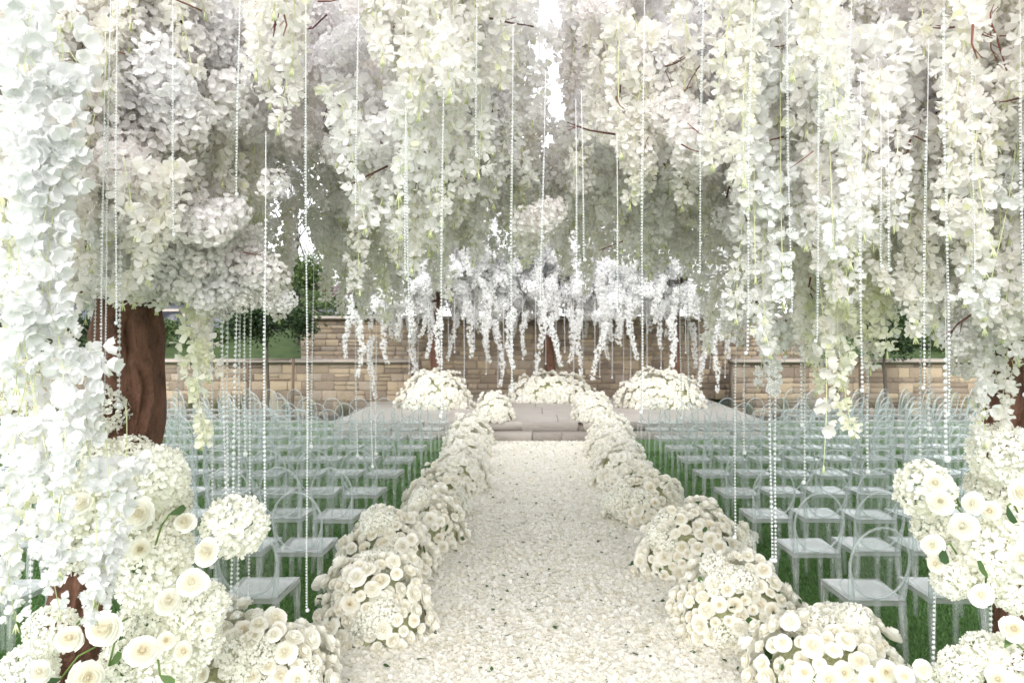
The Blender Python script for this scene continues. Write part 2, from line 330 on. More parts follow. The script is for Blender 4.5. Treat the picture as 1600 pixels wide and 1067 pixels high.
# ------------------------------------------------------------------ stone walls
def stone_wall(name, label, xa, xb, Y, z0, z1, thick=.3, limit=300):
    root = thing(name, label, 'wall', ((xa+xb)/2, Y, 0)); cx = (xa+xb)/2
    obj('mortar_core', MB().box((0, thick/2-.012, (z0+z1)/2), (xb-xa, thick, z1-z0)).mesh('core', [M['mortar']]), root)
    L = []; z = z0
    while z < z1-.03:
        hh = random.choice((.12, .15, .18, .22, .25)); hh = min(hh, z1-z)
        if z1-z-hh < .06: hh = z1-z
        x = xa
        while x < xb-.02:
            ww = min(random.uniform(.13, .26)+random.random()**3*.22+hh*.5, xb-x)
            if xb-x-ww < .1: ww = xb-x
            if hh > .17 and random.random() < .3:
                L += [(x+ww/2, z+hh*.27, ww, hh*.54), (x+ww/2, z+hh*.77, ww, hh*.46)]
            else: L.append((x+ww/2, z+hh/2, ww, hh))
            x += ww
        z += hh
    vis = sorted(L, key=lambda s: (-(s[2]*s[3] if s[1] > .35 else 0)))
    for (x, z, ww, hh) in vis[:limit]:
        o = obj('stone', random.choice(BL['stone']), root, (x-cx, 0, z)); o.scale = (ww-.014, .075*random.uniform(.85, 1.2), hh-.014)
        if random.random() < .5: o.rotation_euler = (0, math.pi, 0)
    if len(vis) > limit:
        mb = MB()
        for (x, z, ww, hh) in vis[limit:]:
            me = random.choice(BL['stone']); v = np.empty(len(me.vertices)*3, dtype=np.float32); me.vertices.foreach_get('co', v)
            v = v.reshape(-1, 3)*np.array([ww-.014, .075*random.uniform(.85, 1.2), hh-.014])+np.array([x-cx, 0, z])
            q = [(k, (k+1) % 4, 4+(k+1) % 4, 4+k) for k in range(4)]+[(4+k, 4+(k+1) % 4, 8+(k+1) % 4, 8+k) for k in range(4)]+[(3, 2, 1, 0)]
            mb.add(v, q); mb.F.setdefault((3, 0), []).append(np.array([(8+k, 8+(k+1) % 4, 12) for k in range(4)])+mb.n-13)
        obj('stonework', mb.mesh('stonework', [M['stone']]), root, kind='stuff')
    x = xa-.03
    while x < xb:
        ww = min(random.uniform(.9, 1.3), xb+.03-x); 
        if ww < .05: break
        o = obj('cap_stone', slab_meshes_cap, root, (x+ww/2-cx, thick/2-.02, z1+.055)); o.scale = (ww-.01, thick+.2, .11); x += ww
    return root
slab_meshes_cap = MB().box((0, 0, 0), (1, 1, 1)).mesh('cap', [M['cap']])
stone_wall('stone_wall', 'tall sandstone wall with pale cap behind the stage', -6.0, 7.0, 19.1, .3, 2.32)
stone_wall('stone_wall', 'low sandstone wall with pale cap left of the stage behind the chairs', -13.5, -2.95, 17.8, 0, 1.26)
stone_wall('stone_wall', 'low sandstone wall with pale cap right of the stage behind the chairs', 4.75, 15.5, 17.8, 0, 1.26)
# raised bed behind the low walls, and the bank beyond
def sheet(name, pts, m): 
    nx = len(pts[0]); V = [p for r in pts for p in r]
    return obj(name, mk_mesh(name, V, np.array(gridF(len(pts), nx)), [M[m]], smooth=True), kind='structure')
for sx0, sx1 in ((-40, -6.02), (7.02, 45)):
    xs = np.linspace(sx0, sx1, 24)
    sheet('grassy_bank', [[(x, y, z+.12*math.sin(x*.7+y)) for x in xs] for y, z in ((18.15, 1.0), (19.5, 1.05), (22, 1.25), (26, 1.9), (32, 2.3), (60, 2.2))], 'hill')
xs = np.linspace(-6.02, 7.02, 10)
sheet('planting_bed', [[(x, y, z) for x in xs] for y, z in ((19.4, 2.1), (21, 2.1), (26, 2.15), (60, 2.2))], 'dirt')
sheet('soil_strip', [[(x, y, .006) for x in np.linspace(-14, -3.8, 6)] for y in (17.0, 17.8)], 'dirt')
sheet('soil_strip', [[(x, y, .006) for x in np.linspace(4.4, 16, 6)] for y in (17.0, 17.8)], 'dirt')

# ------------------------------------------------------------------ houses beyond
def house(label, xa, xb, y, z0, eave, ridge, depth, ridge_in=1.2):
    r = thing('house', label, 'house', ((xa+xb)/2, y, z0)); w2 = (xb-xa)/2
    obj('wall', MB().box((0, depth/2, (eave-z0)/2), (xb-xa-.6, depth-.6, eave-z0)).mesh('house_wall', [M['render']]), r)
    a = np.array([(-w2, 0, eave-z0), (w2, 0, eave-z0), (w2-ridge_in, depth/2, ridge-z0), (-w2+ridge_in, depth/2, ridge-z0), (w2, depth, eave-z0), (-w2, depth, eave-z0)])
    rf = obj('roof', mk_mesh('roof', a, [np.array([(0, 1, 2, 3), (4, 5, 3, 2), (1, 0, 5, 4)]), np.array([(1, 4, 2), (5, 0, 3)])], [M['roof']]), r)
    mb = MB(); n = 16
    for k in range(n):                               # courses of tiles, rows of half-round humps
        t0, t1 = k/n, (k+1)/n
        xa_, xb_ = -w2+ridge_in*t0, w2-ridge_in*t0; m = int((xb_-xa_)/.26)
        for j in range(m):
            x = xa_+.13+.26*j; ya, yb = depth/2*t0-.04, depth/2*t1; za, zb = eave-z0+(ridge-eave)*t0+.03, eave-z0+(ridge-eave)*t1+.03
            mb.add([(x-.1, ya, za), (x, ya, za+.09), (x+.1, ya, za), (x-.1, yb, zb-.02), (x, yb, zb+.05), (x+.1, yb, zb-.02)], [(0, 1, 4, 3), (1, 2, 5, 4)])
    obj('roof_tiles', mb.mesh('roof_tiles', [M['roof']]), rf, kind='stuff')
    for x in np.arange(-w2+1.6, w2-1, 2.6):
        f = obj('window', MB().box((x, .25, (eave-z0)*.55), (1.1, .12, 1.0)).mesh('window_frame', [M['cap']]), r)
        obj('pane', MB().box((x, .18, (eave-z0)*.55), (.92, .03, .82)).mesh('pane', [M['glass']]), f)
    return r
house('grey house with ribbed brown tile roof behind the oak on the left', -18.5, -7.3, 29, 1.5, 3.2, 5.4, 8, 3.5)
house('dark roofed house above the grassy bank on the right', 14.2, 20.5, 33, 1.5, 2.6, 3.6, 7, 2)

# ------------------------------------------------------------------ real trees and shrubs beyond
lV, lF = petal(1, .6, 3, 3, .1, .1)
def leaf_cloud(n, rx, ry, rz, size, m, seed, clumps=14):
    r = np.random.default_rng(seed)
    cc = r.normal(0, 1, (clumps, 3)); cc /= np.linalg.norm(cc, axis=1, keepdims=True); cc *= r.uniform(.35, .85, (clumps, 1))
    k = r.integers(0, clumps, n); p = cc[k]+r.normal(0, .17, (n, 3))*r.uniform(.6, 1.3, (clumps, 1))[k]
    p *= np.array([rx, ry, rz]); N = r.normal(0, 1, (n, 3))
    V, Fq = scatter(lV, lF, p, frames(N, r.uniform(0, 6.28, n)), r.uniform(.6, 1.2, n)*size)
    return mk_mesh('leaves', V, Fq, [M[m]])
def green_tree(name, label, p, h_trunk, cz, rx, rz, m, size, n=4500, seed=1, cat='tree', group=None, tr=.05, clumps=14):
    r = thing(name, label, cat, p, group=group); mb = MB()
    mb.tube([(0, 0, -.1), (.02, 0, h_trunk*.5), (-.02, .02, h_trunk), (0, 0, cz)], [tr, tr*.85, tr*.7, tr*.3], 8)
    obj('trunk', mb.mesh('trunk', [M['graybark']], True), r)
    rr = random.Random(seed); mb = MB()
    for k in range(9):
        a = rr.uniform(0, 6.28); z = cz-rz*.6+rr.uniform(0, rz)
        mb.tube([(0, 0, z-.25*rz), (math.cos(a)*rx*.4, math.sin(a)*rx*.4, z+.1*rz), (math.cos(a)*rx*.8, math.sin(a)*rx*.8, z+.45*rz)], [tr*.4, tr*.25, tr*.1], 5)
    obj('branches', mb.mesh('branches', [M['graybark']]), r, kind='stuff')
    obj('crown', leaf_cloud(n, rx, rx, rz, size, m, seed, clumps), r, (0, 0, cz))
    return r
oak = green_tree('oak_tree', 'dark green staked young oak in front of the low left wall', at(418, 620, 16.9)*1, 1.0, 1, 1, 1, 'oakleaf', .1, 10, 3) if False else None
g = Vector(((418-VX)*17/F, 17, 0)); green_tree('oak_tree', 'dark green young oak tied between wooden stakes by the low wall', g, 1.3, 2.35, 1.0, .85, 'oakleaf', .085, 7000, 3, tr=.045, clumps=20)
for px, tp in ((457, 560), (386, 566)):
    q = Vector(((px-VX)*16.9/F, 16.9, 0)); zt = H-(tp-VY)*16.9/F
    thing('tree_stake', 'wooden stake on the %s side of the young oak' % ('right' if px > 420 else 'left'), 'stake', q, me=MB().tube([(0, 0, 0), (0.02, 0, zt)], .032, 8).mesh('stake', [M['wood']]))
for z in (.92, 1.38):
    thing('tree_tie_bar', '%s cross bar tying the young oak to its stakes' % ('lower' if z < 1 else 'upper'), 'bar', (g.x, 16.86, z), me=MB().tube([(-.47, 0, 0), (.57, 0, .02)], .012, 6).mesh('bar', [M['wood']]))
g2 = Vector(((1383-VX)*17/F, 17, 0)); green_tree('oak_tree', 'dark green young tree in front of the low right wall', g2, 1.2, 2.15, .95, .8, 'oakleaf', .085, 6000, 8, tr=.05, clumps=18)
for px in (1310, 1345):
    q = Vector(((px-VX)*17.1/F, 17.1, 0))
    thing('tree_stake', 'dark wooden post %s of the young tree by the right wall' % ('farther left' if px < 1330 else 'just left'), 'stake', q, me=MB().tube([(0, 0, 0), (0, 0, 1.5)], .05, 8).mesh('stake', [M['wood']]))
bt = [(460, 33, 'bare twiggy tree rising beside the tiled roof', 9.0), (505, 36, 'second bare tree behind the tiled roof', 7.0)]
for px, Y, lab, ht in bt:                            # bare branched trees against the sky
    r = thing('bare_tree', lab, 'tree', ((px-VX)*Y/F, Y, 1.5)); mb = MB(); rr = random.Random(px)
    mb.tube([(0, 0, 0), (.1, 0, ht*.5), (0, .1, ht)], [.14, .09, .02], 8); obj('trunk', mb.mesh('trunk', [M['graybark']]), r)
    mb = MB()
    for k in range(34):
        z = rr.uniform(.25, .92)*ht; a = rr.uniform(0, 6.28); l = (ht-z)*.42+.4; c, s = math.cos(a)*l, math.sin(a)*l
        mb.tube([(0, 0, z), (c*.4, s*.4, z+l*.5), (c*.7, s*.7, z+l*1.3)], [.035, .025, .008], 4)
        for j in range(5):
            t = rr.uniform(.3, 1); b = a+rr.uniform(-1, 1); mb.tube([(c*.6*t, s*.6*t, z+l*t), (c*.6*t+math.cos(b)*.35, s*.6*t+math.sin(b)*.35, z+l*t+.5)], [.014, .005], 4)
    obj('branches', mb.mesh('branches', [M['graybark']]), r, kind='stuff')
green_tree('shrub_tree', 'olive green shrub tree in front of the brown tiled roof', ((465-VX)*24/F, 24, 1.4), .8, 2.2, 1.0, 1.5, 'liteleaf', .11, 5000, 21)
for i, (px, Y, cz, rx, rz, m, lab) in enumerate([
    (520, 22.5, .55, 1.9, .75, 'liteleaf', 'low green hedge shrub over the tall wall beside the tiled roof'),
    (140, 21, .7, 1.8, 1.0, 'oakleaf', 'dark shrub behind the low wall left of the brown trunk'),
    (290, 24, .7, 1.4, .75, 'liteleaf', 'green shrub behind the low wall right of the brown trunk'),
    (20, 21, .9, 1.8, 1.3, 'oakleaf', 'dark shrub behind the low wall at far left'),
    (1470, 24, .6, 1.3, .6, 'liteleaf', 'light green shrub on the right grassy bank'),
    (1590, 23, .9, 1.8, 1.1, 'oakleaf', 'dark shrub behind the low wall at far right')]):
    green_tree('shrub', lab, ((px-VX)*Y/F, Y, 1.15 if px != 520 else 1.9), .3, cz, rx, rz, m, .1, 3500, 30+i, cat='shrub')
for i, px in enumerate((660, 705, 742, 790, 815, 848, 900, 935, 985, 1030, 1085, 1120, 1180)):
    green_tree('cypress_tree', 'narrow dark cypress behind the tall wall, %s from left' % ordw(i), ((px-VX)*23/F, 23+.5*(i % 2), 1.9), .4, 1.2, .42, 1.25, 'darkleaf', .07, 1500, 50+i, group='cypresses behind the tall wall', clumps=10)
# grass tufts at the wall foot
def tuft_mesh(seed):
    r = random.Random(seed); mb = MB()
    for k in range(90):
        a = r.uniform(0, 6.28); l = r.uniform(.35, .75); o = r.uniform(0, .08); c, s = math.cos(a), math.sin(a); lean = r.uniform(.1, .6); wd = .006
        p = [(c*(o+lean*l*t*t), s*(o+lean*l*t*t), l*(t-.25*t*t)) for t in (0, .5, 1)]
        V = []
        for i, q in enumerate(p): ww = wd*(1, .8, .1)[i]; V += [(q[0]-s*ww, q[1]+c*ww, q[2]), (q[0]+s*ww, q[1]-c*ww, q[2])]
        mb.add(V, [(0, 1, 3, 2), (2, 3, 5, 4)])
    return mb.mesh('tuft', [M['tuft']])
TU = [tuft_mesh(s) for s in range(4)]
xs = [-12.2, -11.3, -10.5, -9.8, -8.9, -8.2, -7.4, -6.9, -5.9, -5.2, -4.5, 5.1, 5.8, 6.4, 7.2, 8.0, 8.7, 9.5, 10.2, 11.1, 12, 13]
for i, x in enumerate(xs):
    side = 'left' if x < 0 else 'right'; k = i if x < 0 else i-11
    o = thing('grass_tuft', 'grey green ornamental grass tuft at foot of %s low wall, %s from left' % (side, ordw(k)), 'plant', (x, 17.25+.2*(i % 3), 0), i, 'ornamental grasses along the low walls', TU[i % 4])
    o.scale = (1, 1, random.uniform(.8, 1.25))

# ------------------------------------------------------------------ flower parts
def shell_rose(layers, cols, rows, seed):
    r = np.random.default_rng(seed); Vs = []; Fs = []; o = 0
    for li, (n, R, hgt, flare, span) in enumerate(layers):
        off = r.uniform(0, 6.28)
        for k in range(n):
            th = off+2*math.pi*k/n+r.uniform(-.12, .12); jr = r.uniform(.87, 1.12); zt = r.uniform(-.05, .05); V = []
            for v in np.linspace(0, 1, rows):
                for u in np.linspace(-1, 1, cols):
                    a = th+u*span/2
                    rad = .06+(R*jr-.06)*math.sin(min(1, v*1.08)*1.571)**.8*(1-.06*u)+flare*v**7*(1-.5*u*u)+.018*math.sin(6*u+li*2+k)*v
                    z = zt*v+hgt*(.4+.6*v**1.1 if li < 4 else .15+.85*v**1.1)-.13*u*u*v*v*(.4+R)-flare*.8*v**7-.10*(1-v)+.05*u*v*(1 if li % 2 else -1)
                    V.append((rad*math.cos(a), rad*math.sin(a), z-.12))
            Vs.append(np.array(V)); Fs.append(np.array(gridF(rows, cols))+o); o += rows*cols
    ts = np.linspace(0, 1, 30); V = []                 # the rolled heart
    for t in ts:
        a = t*6.28*2.6; q = .015+.15*t
        for v in (0, 1): V.append((q*(.8 if v else 1)*math.cos(a), q*(.8 if v else 1)*math.sin(a), (.20+.50*v)-.04*t*v))
    Vs.append(np.array(V)); Fs.append(np.array([(2*i, 2*i+2, 2*i+3, 2*i+1) for i in range(29)])+o)
    V = np.concatenate(Vs); V /= np.percentile(np.hypot(V[:, 0], V[:, 1]), 98)
    return V, np.concatenate(Fs)
LAY = [(3, .17, .74, .0, 2.6), (4, .27, .73, .01, 2.1), (5, .38, .69, .03, 1.8), (5, .50, .62, .05, 1.75), (6, .63, .52, .08, 1.55), (6, .77, .38, .11, 1.5), (6, .88, .20, .12, 1.4)]
LAYB = [(3, .20, .84, .0, 2.7), (4, .34, .82, .01, 2.2), (5, .50, .74, .03, 1.9), (5, .66, .60, .06, 1.8), (6, .82, .40, .09, 1.6)]
ROSE = [mk_mesh('rose', *shell_rose(L, 5, 5, s), mats=[M['rose']], smooth=True) for s, L in enumerate((LAY, LAY, LAYB, LAY, LAYB))]
LOWROSE = shell_rose([(3, .25, .72, .0, 2.4), (4, .48, .62, .05, 2.0), (5, .78, .36, .10, 1.6)], 3, 3, 5)
def fib(n, zmin=-1, seed=0):
    i = np.arange(n)+.5; z = 1-(1-zmin)*i/n; a = i*2.399963+seed; r = np.sqrt(1-z*z); return np.stack([r*np.cos(a), r*np.sin(a), z], 1)
def ball(n, nf, fl, seed, m, rj=(.8, 1.02), tilt=.35, squash=1, name='cluster', jn=.35, stems=0):
    r = np.random.default_rng(seed); tV, tF = floret(nf, fl, fl*.85, tilt)
    P = fib(n, seed=seed)*r.uniform(*rj, (n, 1)); N = P+r.normal(0, jn, (n, 3)); P = P*np.array([1, 1, squash])
    V, Fq = scatter(tV, tF, P*(1-fl*.35), frames(N, r.uniform(0, 6.28, n)), r.uniform(.8, 1.15, n))
    return mk_mesh(name, V, Fq, [M[m]])
HYD = [ball(250, 4, .165, s, 'hydrangea', (.86, 1.04), .42, .85, 'hydrangea', .38) for s in range(4)]
HYDF = [ball(230, 5, .18, s+4, 'hydrangea', (.82, 1.08), .55, .85, 'hydrangea', .5) for s in range(2)]
def spray(lobes, nf, fl, seed, m):                    # an uneven spray of blossom balls, radius about one
    r = np.random.default_rng(seed); tV, tF = floret(5, fl, fl*.9, .45); Vs = []; Fs = []; o = 0
    for k in range(lobes):
        c = r.normal(0, .50, 3)*np.array([1.1, 1.1, .6]); q = r.uniform(.28, .58); n = int(nf*q*q/.25)
        P = fib(n, seed=k)*r.uniform(.55, 1.05, (n, 1)); N = P+r.normal(0, .5, (n, 3)); P = P*q*np.array([1, 1, .8])+c
        V, Fq = scatter(tV, tF, P, frames(N, r.uniform(0, 6.28, n)), r.uniform(.75, 1.2, n)); Vs.append(V); Fs.append(Fq+o); o += len(V)
    return mk_mesh('blossom_cluster', np.concatenate(Vs), np.concatenate(Fs), [M[m]])
BLOF = [spray(6, 75, .13, s+90, 'far') for s in range(4)]
BLO = [spray(7, 75, .12, s+10, 'blossom') for s in range(8)]
BLUSH = [spray(4, 70, .125, 40, 'blush')]
def strand_mesh(L, R, n, fl, m, seed, nf=3, taper=.7, gap=0, wide=.85, sway=.06):
    r = np.random.default_rng(seed); tV, tF = floret(nf, fl, fl*wide, .5, cup=.18, curl=.25)
    t = np.sort(r.random(n)**.95); a = r.uniform(0, 6.28, n)
    sx = sway*np.sin(t*L*3+seed)+.02*np.sin(t*9+seed); sy = sway*np.cos(t*L*2.3+seed*2)
    if gap: t = t[np.sin(t*L*gap+seed) > -.75]; n = len(t); a = a[:n]; sx = sway*np.sin(t*L*3+seed); sy = sway*np.cos(t*L*2.3+seed*2)
    env = R*(1-taper*t**1.6)*(.75+.25*np.sin(t*L*11+seed)); rr = env*r.uniform(.25, 1, n)
    P = np.stack([sx+rr*np.cos(a), sy+rr*np.sin(a), -t*L], 1)
    N = np.stack([np.cos(a), np.sin(a), r.normal(-.35, .45, n)], 1)
    V, Fq = scatter(tV, tF, P, frames(N, r.uniform(0, 6.28, n)), r.uniform(.75, 1.2, n)*(1-.35*t))
    mb = MB(); mb.add(V, Fq, 0)
    ts = np.linspace(0, 1, 12); pts = [(sway*math.sin(x*L*3+seed), sway*math.cos(x*L*2.3+seed*2), -x*L) for x in ts]
    mb.tube(pts, .0018, 4, 1)
    for k in range(int(n*.13)):
        i = r.integers(0, n); q = P[i]; c = (sx[i], sy[i], -t[i]*L+.02); q2 = (sx[i]+(q[0]-sx[i])*1.08, sy[i]+(q[1]-sy[i])*1.08, q[2]-.02)
        mb.tube([c, ((c[0]+q2[0])/2, (c[1]+q2[1])/2, c[2]-.004), q2], .0017, 3, 1, False)
    for k in range(3): mb.tube([pts[-1], (pts[-1][0]+.01*(k-1), pts[-1][1], -L-.035)], .003, 3, 1)
    return mb.mesh('strand', [M[m], M['stem']])
WIS = {}                                             # strands by length, a few shapes of each
for L, n in ((.55, 75), (.85, 110), (1.25, 155), (1.7, 205)):
    WIS[L] = [strand_mesh(L, .085, n, .044, 'wisteria', int(L*100)+s, taper=.55+.1*s) for s in range(4)]
ORC = {L: [strand_mesh(L, .09, n, .048, 'orchid', int(L*70)+s, nf=4, taper=.55+.08*s, wide=.95, gap=5) for s in range(4)] for L, n in ((.85, 95), (1.25, 135), (1.7, 180))}
THIN = {L: [strand_mesh(L, .045, n, .050, 'wisteria', int(L*50)+s, nf=4, taper=.3, gap=9, wide=1.0) for s in range(2)] for L, n in ((.85, 40), (1.25, 58), (1.7, 80))}
LIM = {L: [strand_mesh(L, .075, n, .046, 'lime', int(L*40)+s, taper=.5) for s in range(2)] for L, n in ((.55, 70), (.85, 100), (1.25, 140))}
BLS = {L: [strand_mesh(L, .080, n, .044, 'blush', int(L*45)+s, taper=.5) for s in range(1)] for L, n in ((.55, 70), (.85, 100))}
FAR = {L: [strand_mesh(L, .10, n, .055, 'far', int(L*30)+s, taper=.6, sway=.10) for s in range(4)] for L, n in ((.85, 110), (1.25, 150), (1.7, 190))}
def curtain(L, m, seed):                               # several strands that hang together from one twig
    r = random.Random(seed); mb = MB()
    for k in range(6):
        l = L*r.uniform(.5, 1) if k else L; me = strand_mesh(l, .085, int(l*118), .046, m, seed*7+k, taper=.55)
        v = np.empty(len(me.vertices)*3, dtype=np.float32); me.vertices.foreach_get('co', v); v = v.reshape(-1, 3)+np.array([r.uniform(-.2, .2), r.uniform(-.2, .2), 0])
        off = mb.n; mb.V.append(v); mb.n += len(v)
        for p in me.polygons: mb.F.setdefault((len(p.vertices), p.material_index), []).append(tuple(i+off for i in p.vertices))
        bpy.data.meshes.remove(me)
    mb.F = {k: [np.array(x)] for k, x in mb.F.items()}
    return mb.mesh('strands', [M[m], M['stem']])
CUR = {L: [curtain(L, 'wisteria', int(L*10)+s) for s in range(3)] for L in (.55, .85, 1.25)}
def pick(D, L): k = min(D, key=lambda x: abs(x-L)); return random.choice(D[k]), k

# ------------------------------------------------------------------ flowering trees
def trunk_mesh(pts, rad, seed, n=110, per=40):
    pts = [Vector(p) for p in pts]; r = random.Random(seed); rows = []; K = (len(pts)-1)*per
    ph = [r.uniform(0, 6.28) for _ in range(12)]; V = []
    for i in range(K+1):
        f = i/per; k = min(int(f), len(pts)-2); t = f-k
        p0, p1, p2, p3 = pts[max(k-1, 0)], pts[k], pts[k+1], pts[min(k+2, len(pts)-1)]
        p = .5*((2*p1)+(p2-p0)*t+(2*p0-5*p1+4*p2-p3)*t*t+(3*p1-p0-3*p2+p3)*t**3); R = rad[k]*(1-t)+rad[k+1]*t; z = p.z
        for j in range(n):
            a = 2*math.pi*j/n
            b = a+.25*math.sin(z*2+ph[0])
            d = .10*math.sin(3*b+ph[1]+z*1.2)+.06*math.sin(7*b+ph[2]+1.3*math.sin(z*3))+.022*math.sin(15*b+ph[3]+2*math.sin(z*6+ph[4]))
            d += .018*math.sin(z*23+5*math.sin(b*2+ph[5]))*math.sin(b*4+ph[6])
            cr = math.sin(3*b+ph[7]+.9*math.sin(z*4+ph[8])+.3*math.sin(z*17)); d -= .16*max(0, cr-.9)/.1; d += .03*math.sin(z*9+4*math.sin(b*3+ph[10]))*math.sin(b*6+ph[11]+z*2)+.012*math.sin(b*27+z*11)
            d -= .07*max(0, math.sin(z*5.2+ph[9]+.8*math.sin(b*2))-.96)/.04
            V.append((p.x+R*(1+d)*math.cos(a), p.y+R*(1+d)*math.sin(a), p.z))
    return mk_mesh('trunk', V, np.array([(i*n+j, i*n+(j+1) % n, (i+1)*n+(j+1) % n, (i+1)*n+j) for i in range(K) for j in range(n)]), [M['bark']], smooth=True)
BOT = np.array([(-300, 500), (0, 470), (180, 455), (240, 470), (300, 500), (400, 480), (425, 455), (437, 300), (492, 300), (505, 420), (560, 462), (625, 460), (665, 432), (750, 420), (850, 405), (950, 418), (1050, 425), (1120, 445), (1180, 510), (1300, 540), (1345, 520), (1400, 490), (1440, 490), (1500, 560), (1600, 600), (1900, 600)], float)
def bottom(px): return np.interp(px, BOT[:, 0], BOT[:, 1])
HOLES = [(850, 50, 32, 105), (862, 160, 20, 55), (871, 190, 12, 32), (322, 18, 9, 28), (458, 358, 15, 48), (1105, 392, 26, 14), (560, 75, 12, 8), (1090, 15, 14, 16)]
def clear(px, py, r): return all(((px-a)/(c+r*.95))**2+((py-b)/(d+r*.8))**2 > 1 for a, b, c, d in HOLES)
TW = []
for s in range(8):
    rr = random.Random(s); mb = MB(); L = rr.uniform(.12, .3); a = rr.uniform(-.4, .4); e = (L, L*a, L*rr.uniform(-.2, .2)); m_ = (L*.5, L*a*.5+.02, 0)
    mb.tube([(0, 0, 0), m_, e], [.0065, .005, .003], 5)
    for k in range(rr.choice((1, 2, 3))): q = rr.uniform(.3, .8); mb.tube([(L*q, L*a*q, 0), (L*q+.06, L*a*q+rr.uniform(-.06, .06), rr.uniform(-.03, .05))], [.0035, .0015], 4)
    TW.append(mb.mesh('twig', [M['twig']]))
def fill(root, pts):                                  # strands low in the middle of the crown
    for px, tip, Y, L in pts:
        o = obj('flower_strand', random.choice(CUR[L]), root, at(px, tip, Y)+Vector((0, 0, L))-root.location); o.rotation_euler = (0, 0, random.uniform(0, 6.28))
def crown(root, xr, yr, n_clu, n_str, n_twig, rcl=(.13, .21), leftish=False):
    b = root.location; made = 0; tries = 0; spots = []
    while made < n_clu and tries < 60000:
        tries += 1
        Y = yr[0]+.4+(yr[1]-yr[0]-.4)*random.random()**.9; X = random.uniform(*xr); rc = random.uniform(*rcl)
        Z = 2+Y*random.uniform(.0, .50)
        px, py = proj(X, Y, Z); rp = rc*F/Y
        if not (-140 < px < 1740) or py < -90 or py+rp*.85 > bottom(px) or not clear(px, py, rp): continue
        if px < 480 and random.random() < .15: continue
        if py > 240 and random.random() < .80: continue
        if py > 330 and random.random() < .5: continue
        me = random.choice(BLO) if not (1220 < px < 1420 and 380 < py and random.random() < .3) else BLUSH[0]
        o = obj('blossom_cluster', me, root, Vector((X, Y, Z))-b); orient(o, (random.uniform(-1, 1), random.uniform(-1, 1), 1), random.uniform(0, 6.28), rc); spots.append((X, Y, Z, rc)); made += 1
    made = tries = 0
    while made < n_str and tries < 60000:
        tries += 1
        Y = yr[0]+(yr[1]-yr[0])*random.random()**1.05; X = random.uniform(*xr); L = random.choice((.55, .85, .85, 1.25, 1.25))
        Z = 2+Y*random.uniform(.0, .50)+L*random.uniform(0, .8); px, py = proj(X, Y, Z); pb = proj(X, Y, Z-L)[1]; rp = .2*F/Y
        if not (-140 < px < 1740) or py < -420 or pb > bottom(px)+random.choice((-25, 0, 20, 45))*(0 if 425 < px < 505 else 1) or pb < 30: continue
        if any(not clear(px, py+(pb-py)*k/8, rp) for k in range(9)): continue
        u = random.random(); D = CUR
        if px < 200 and u < .4: D = ORC
        elif 1150 < px < 1300 and u < .35: D = ORC
        elif u < .1: D = LIM
        if 1220 < px < 1400 and py > 200 and u > .75: D = BLS
        if L not in D: L = min(D, key=lambda q: abs(q-L))
        o = obj('flower_strand', random.choice(D[L]), root, Vector((X, Y, Z))-b); o.rotation_euler = (random.uniform(-.08, .08), random.uniform(-.08, .08), random.uniform(0, 6.28)); made += 1
        if Y < 4.6 and Z > 2.5: spots.append((X, Y, Z-random.uniform(0, .4), .2))
    for k in range(n_twig):
        X, Y, Z, rc = random.choice([q for q in spots if q[1] < 5.0]); v = Vector((X, Y, Z)); d = (Vector((0, 0, 2))-v).normalized()*rc*random.uniform(1.0, 1.9)
        o = obj('twig', random.choice(TW), root, v+d+Vector((random.uniform(-.1, .1), 0, random.uniform(-.08, .08)))-b); o.rotation_euler = (random.uniform(-.5, .5), random.uniform(0, 6.28), random.uniform(-.6, .6)); o.scale = [random.uniform(.35, .8)]*3
def limbs(root, top, targets, r0):
    for tx in targets:
        tx = Vector(tx)-root.location; a = Vector(top)-root.location; mid = (a+tx)/2+Vector((0, 0, .35))
        obj('branch', MB().tube([a-Vector((0, 0, .1)), a.lerp(mid, .5)+Vector((0, 0, .1)), mid, mid.lerp(tx, .6)+Vector((0, 0, .08)), tx], [r0, r0*.8, r0*.6, r0*.4, r0*.2], 8).mesh('branch', [M['bark']], True), root)
bl = Vector((-2.32, 3.75, 0))
TL = thing('flowering_tree', 'brown trunked tree of white blossoms and wisteria in the left foreground', 'tree', bl)
obj('trunk', trunk_mesh([(.02, 0, -.05), (.0, 0, .5), (.10, 0, .95), (.27, 0, 1.5), (.275, 0, 2.0), (.31, 0, 2.4), (.36, .1, 2.8)], [.20, .13, .13, .145, .155, .11, .06], 4), TL)
limbs(TL, (-1.98, 3.77, 2.75), [(-3.6, 3.0, 3.9), (-1.2, 3.0, 3.7), (-.6, 5.2, 4.2), (-3.3, 5.4, 4.3), (-.9, 4.0, 3.3), (-4.2, 4.1, 3.4)], .042)
obj('limb', MB().tube([(.12, -.06, 2.2), (.02, -.06, 2.6), (-.06, -.1, 3.0)], [.07, .055, .03], 8).mesh('limb', [M['bark']], True), TL)
crown(TL, (-4.9, .02), (2.7, 6.6), 260, 286, 220)
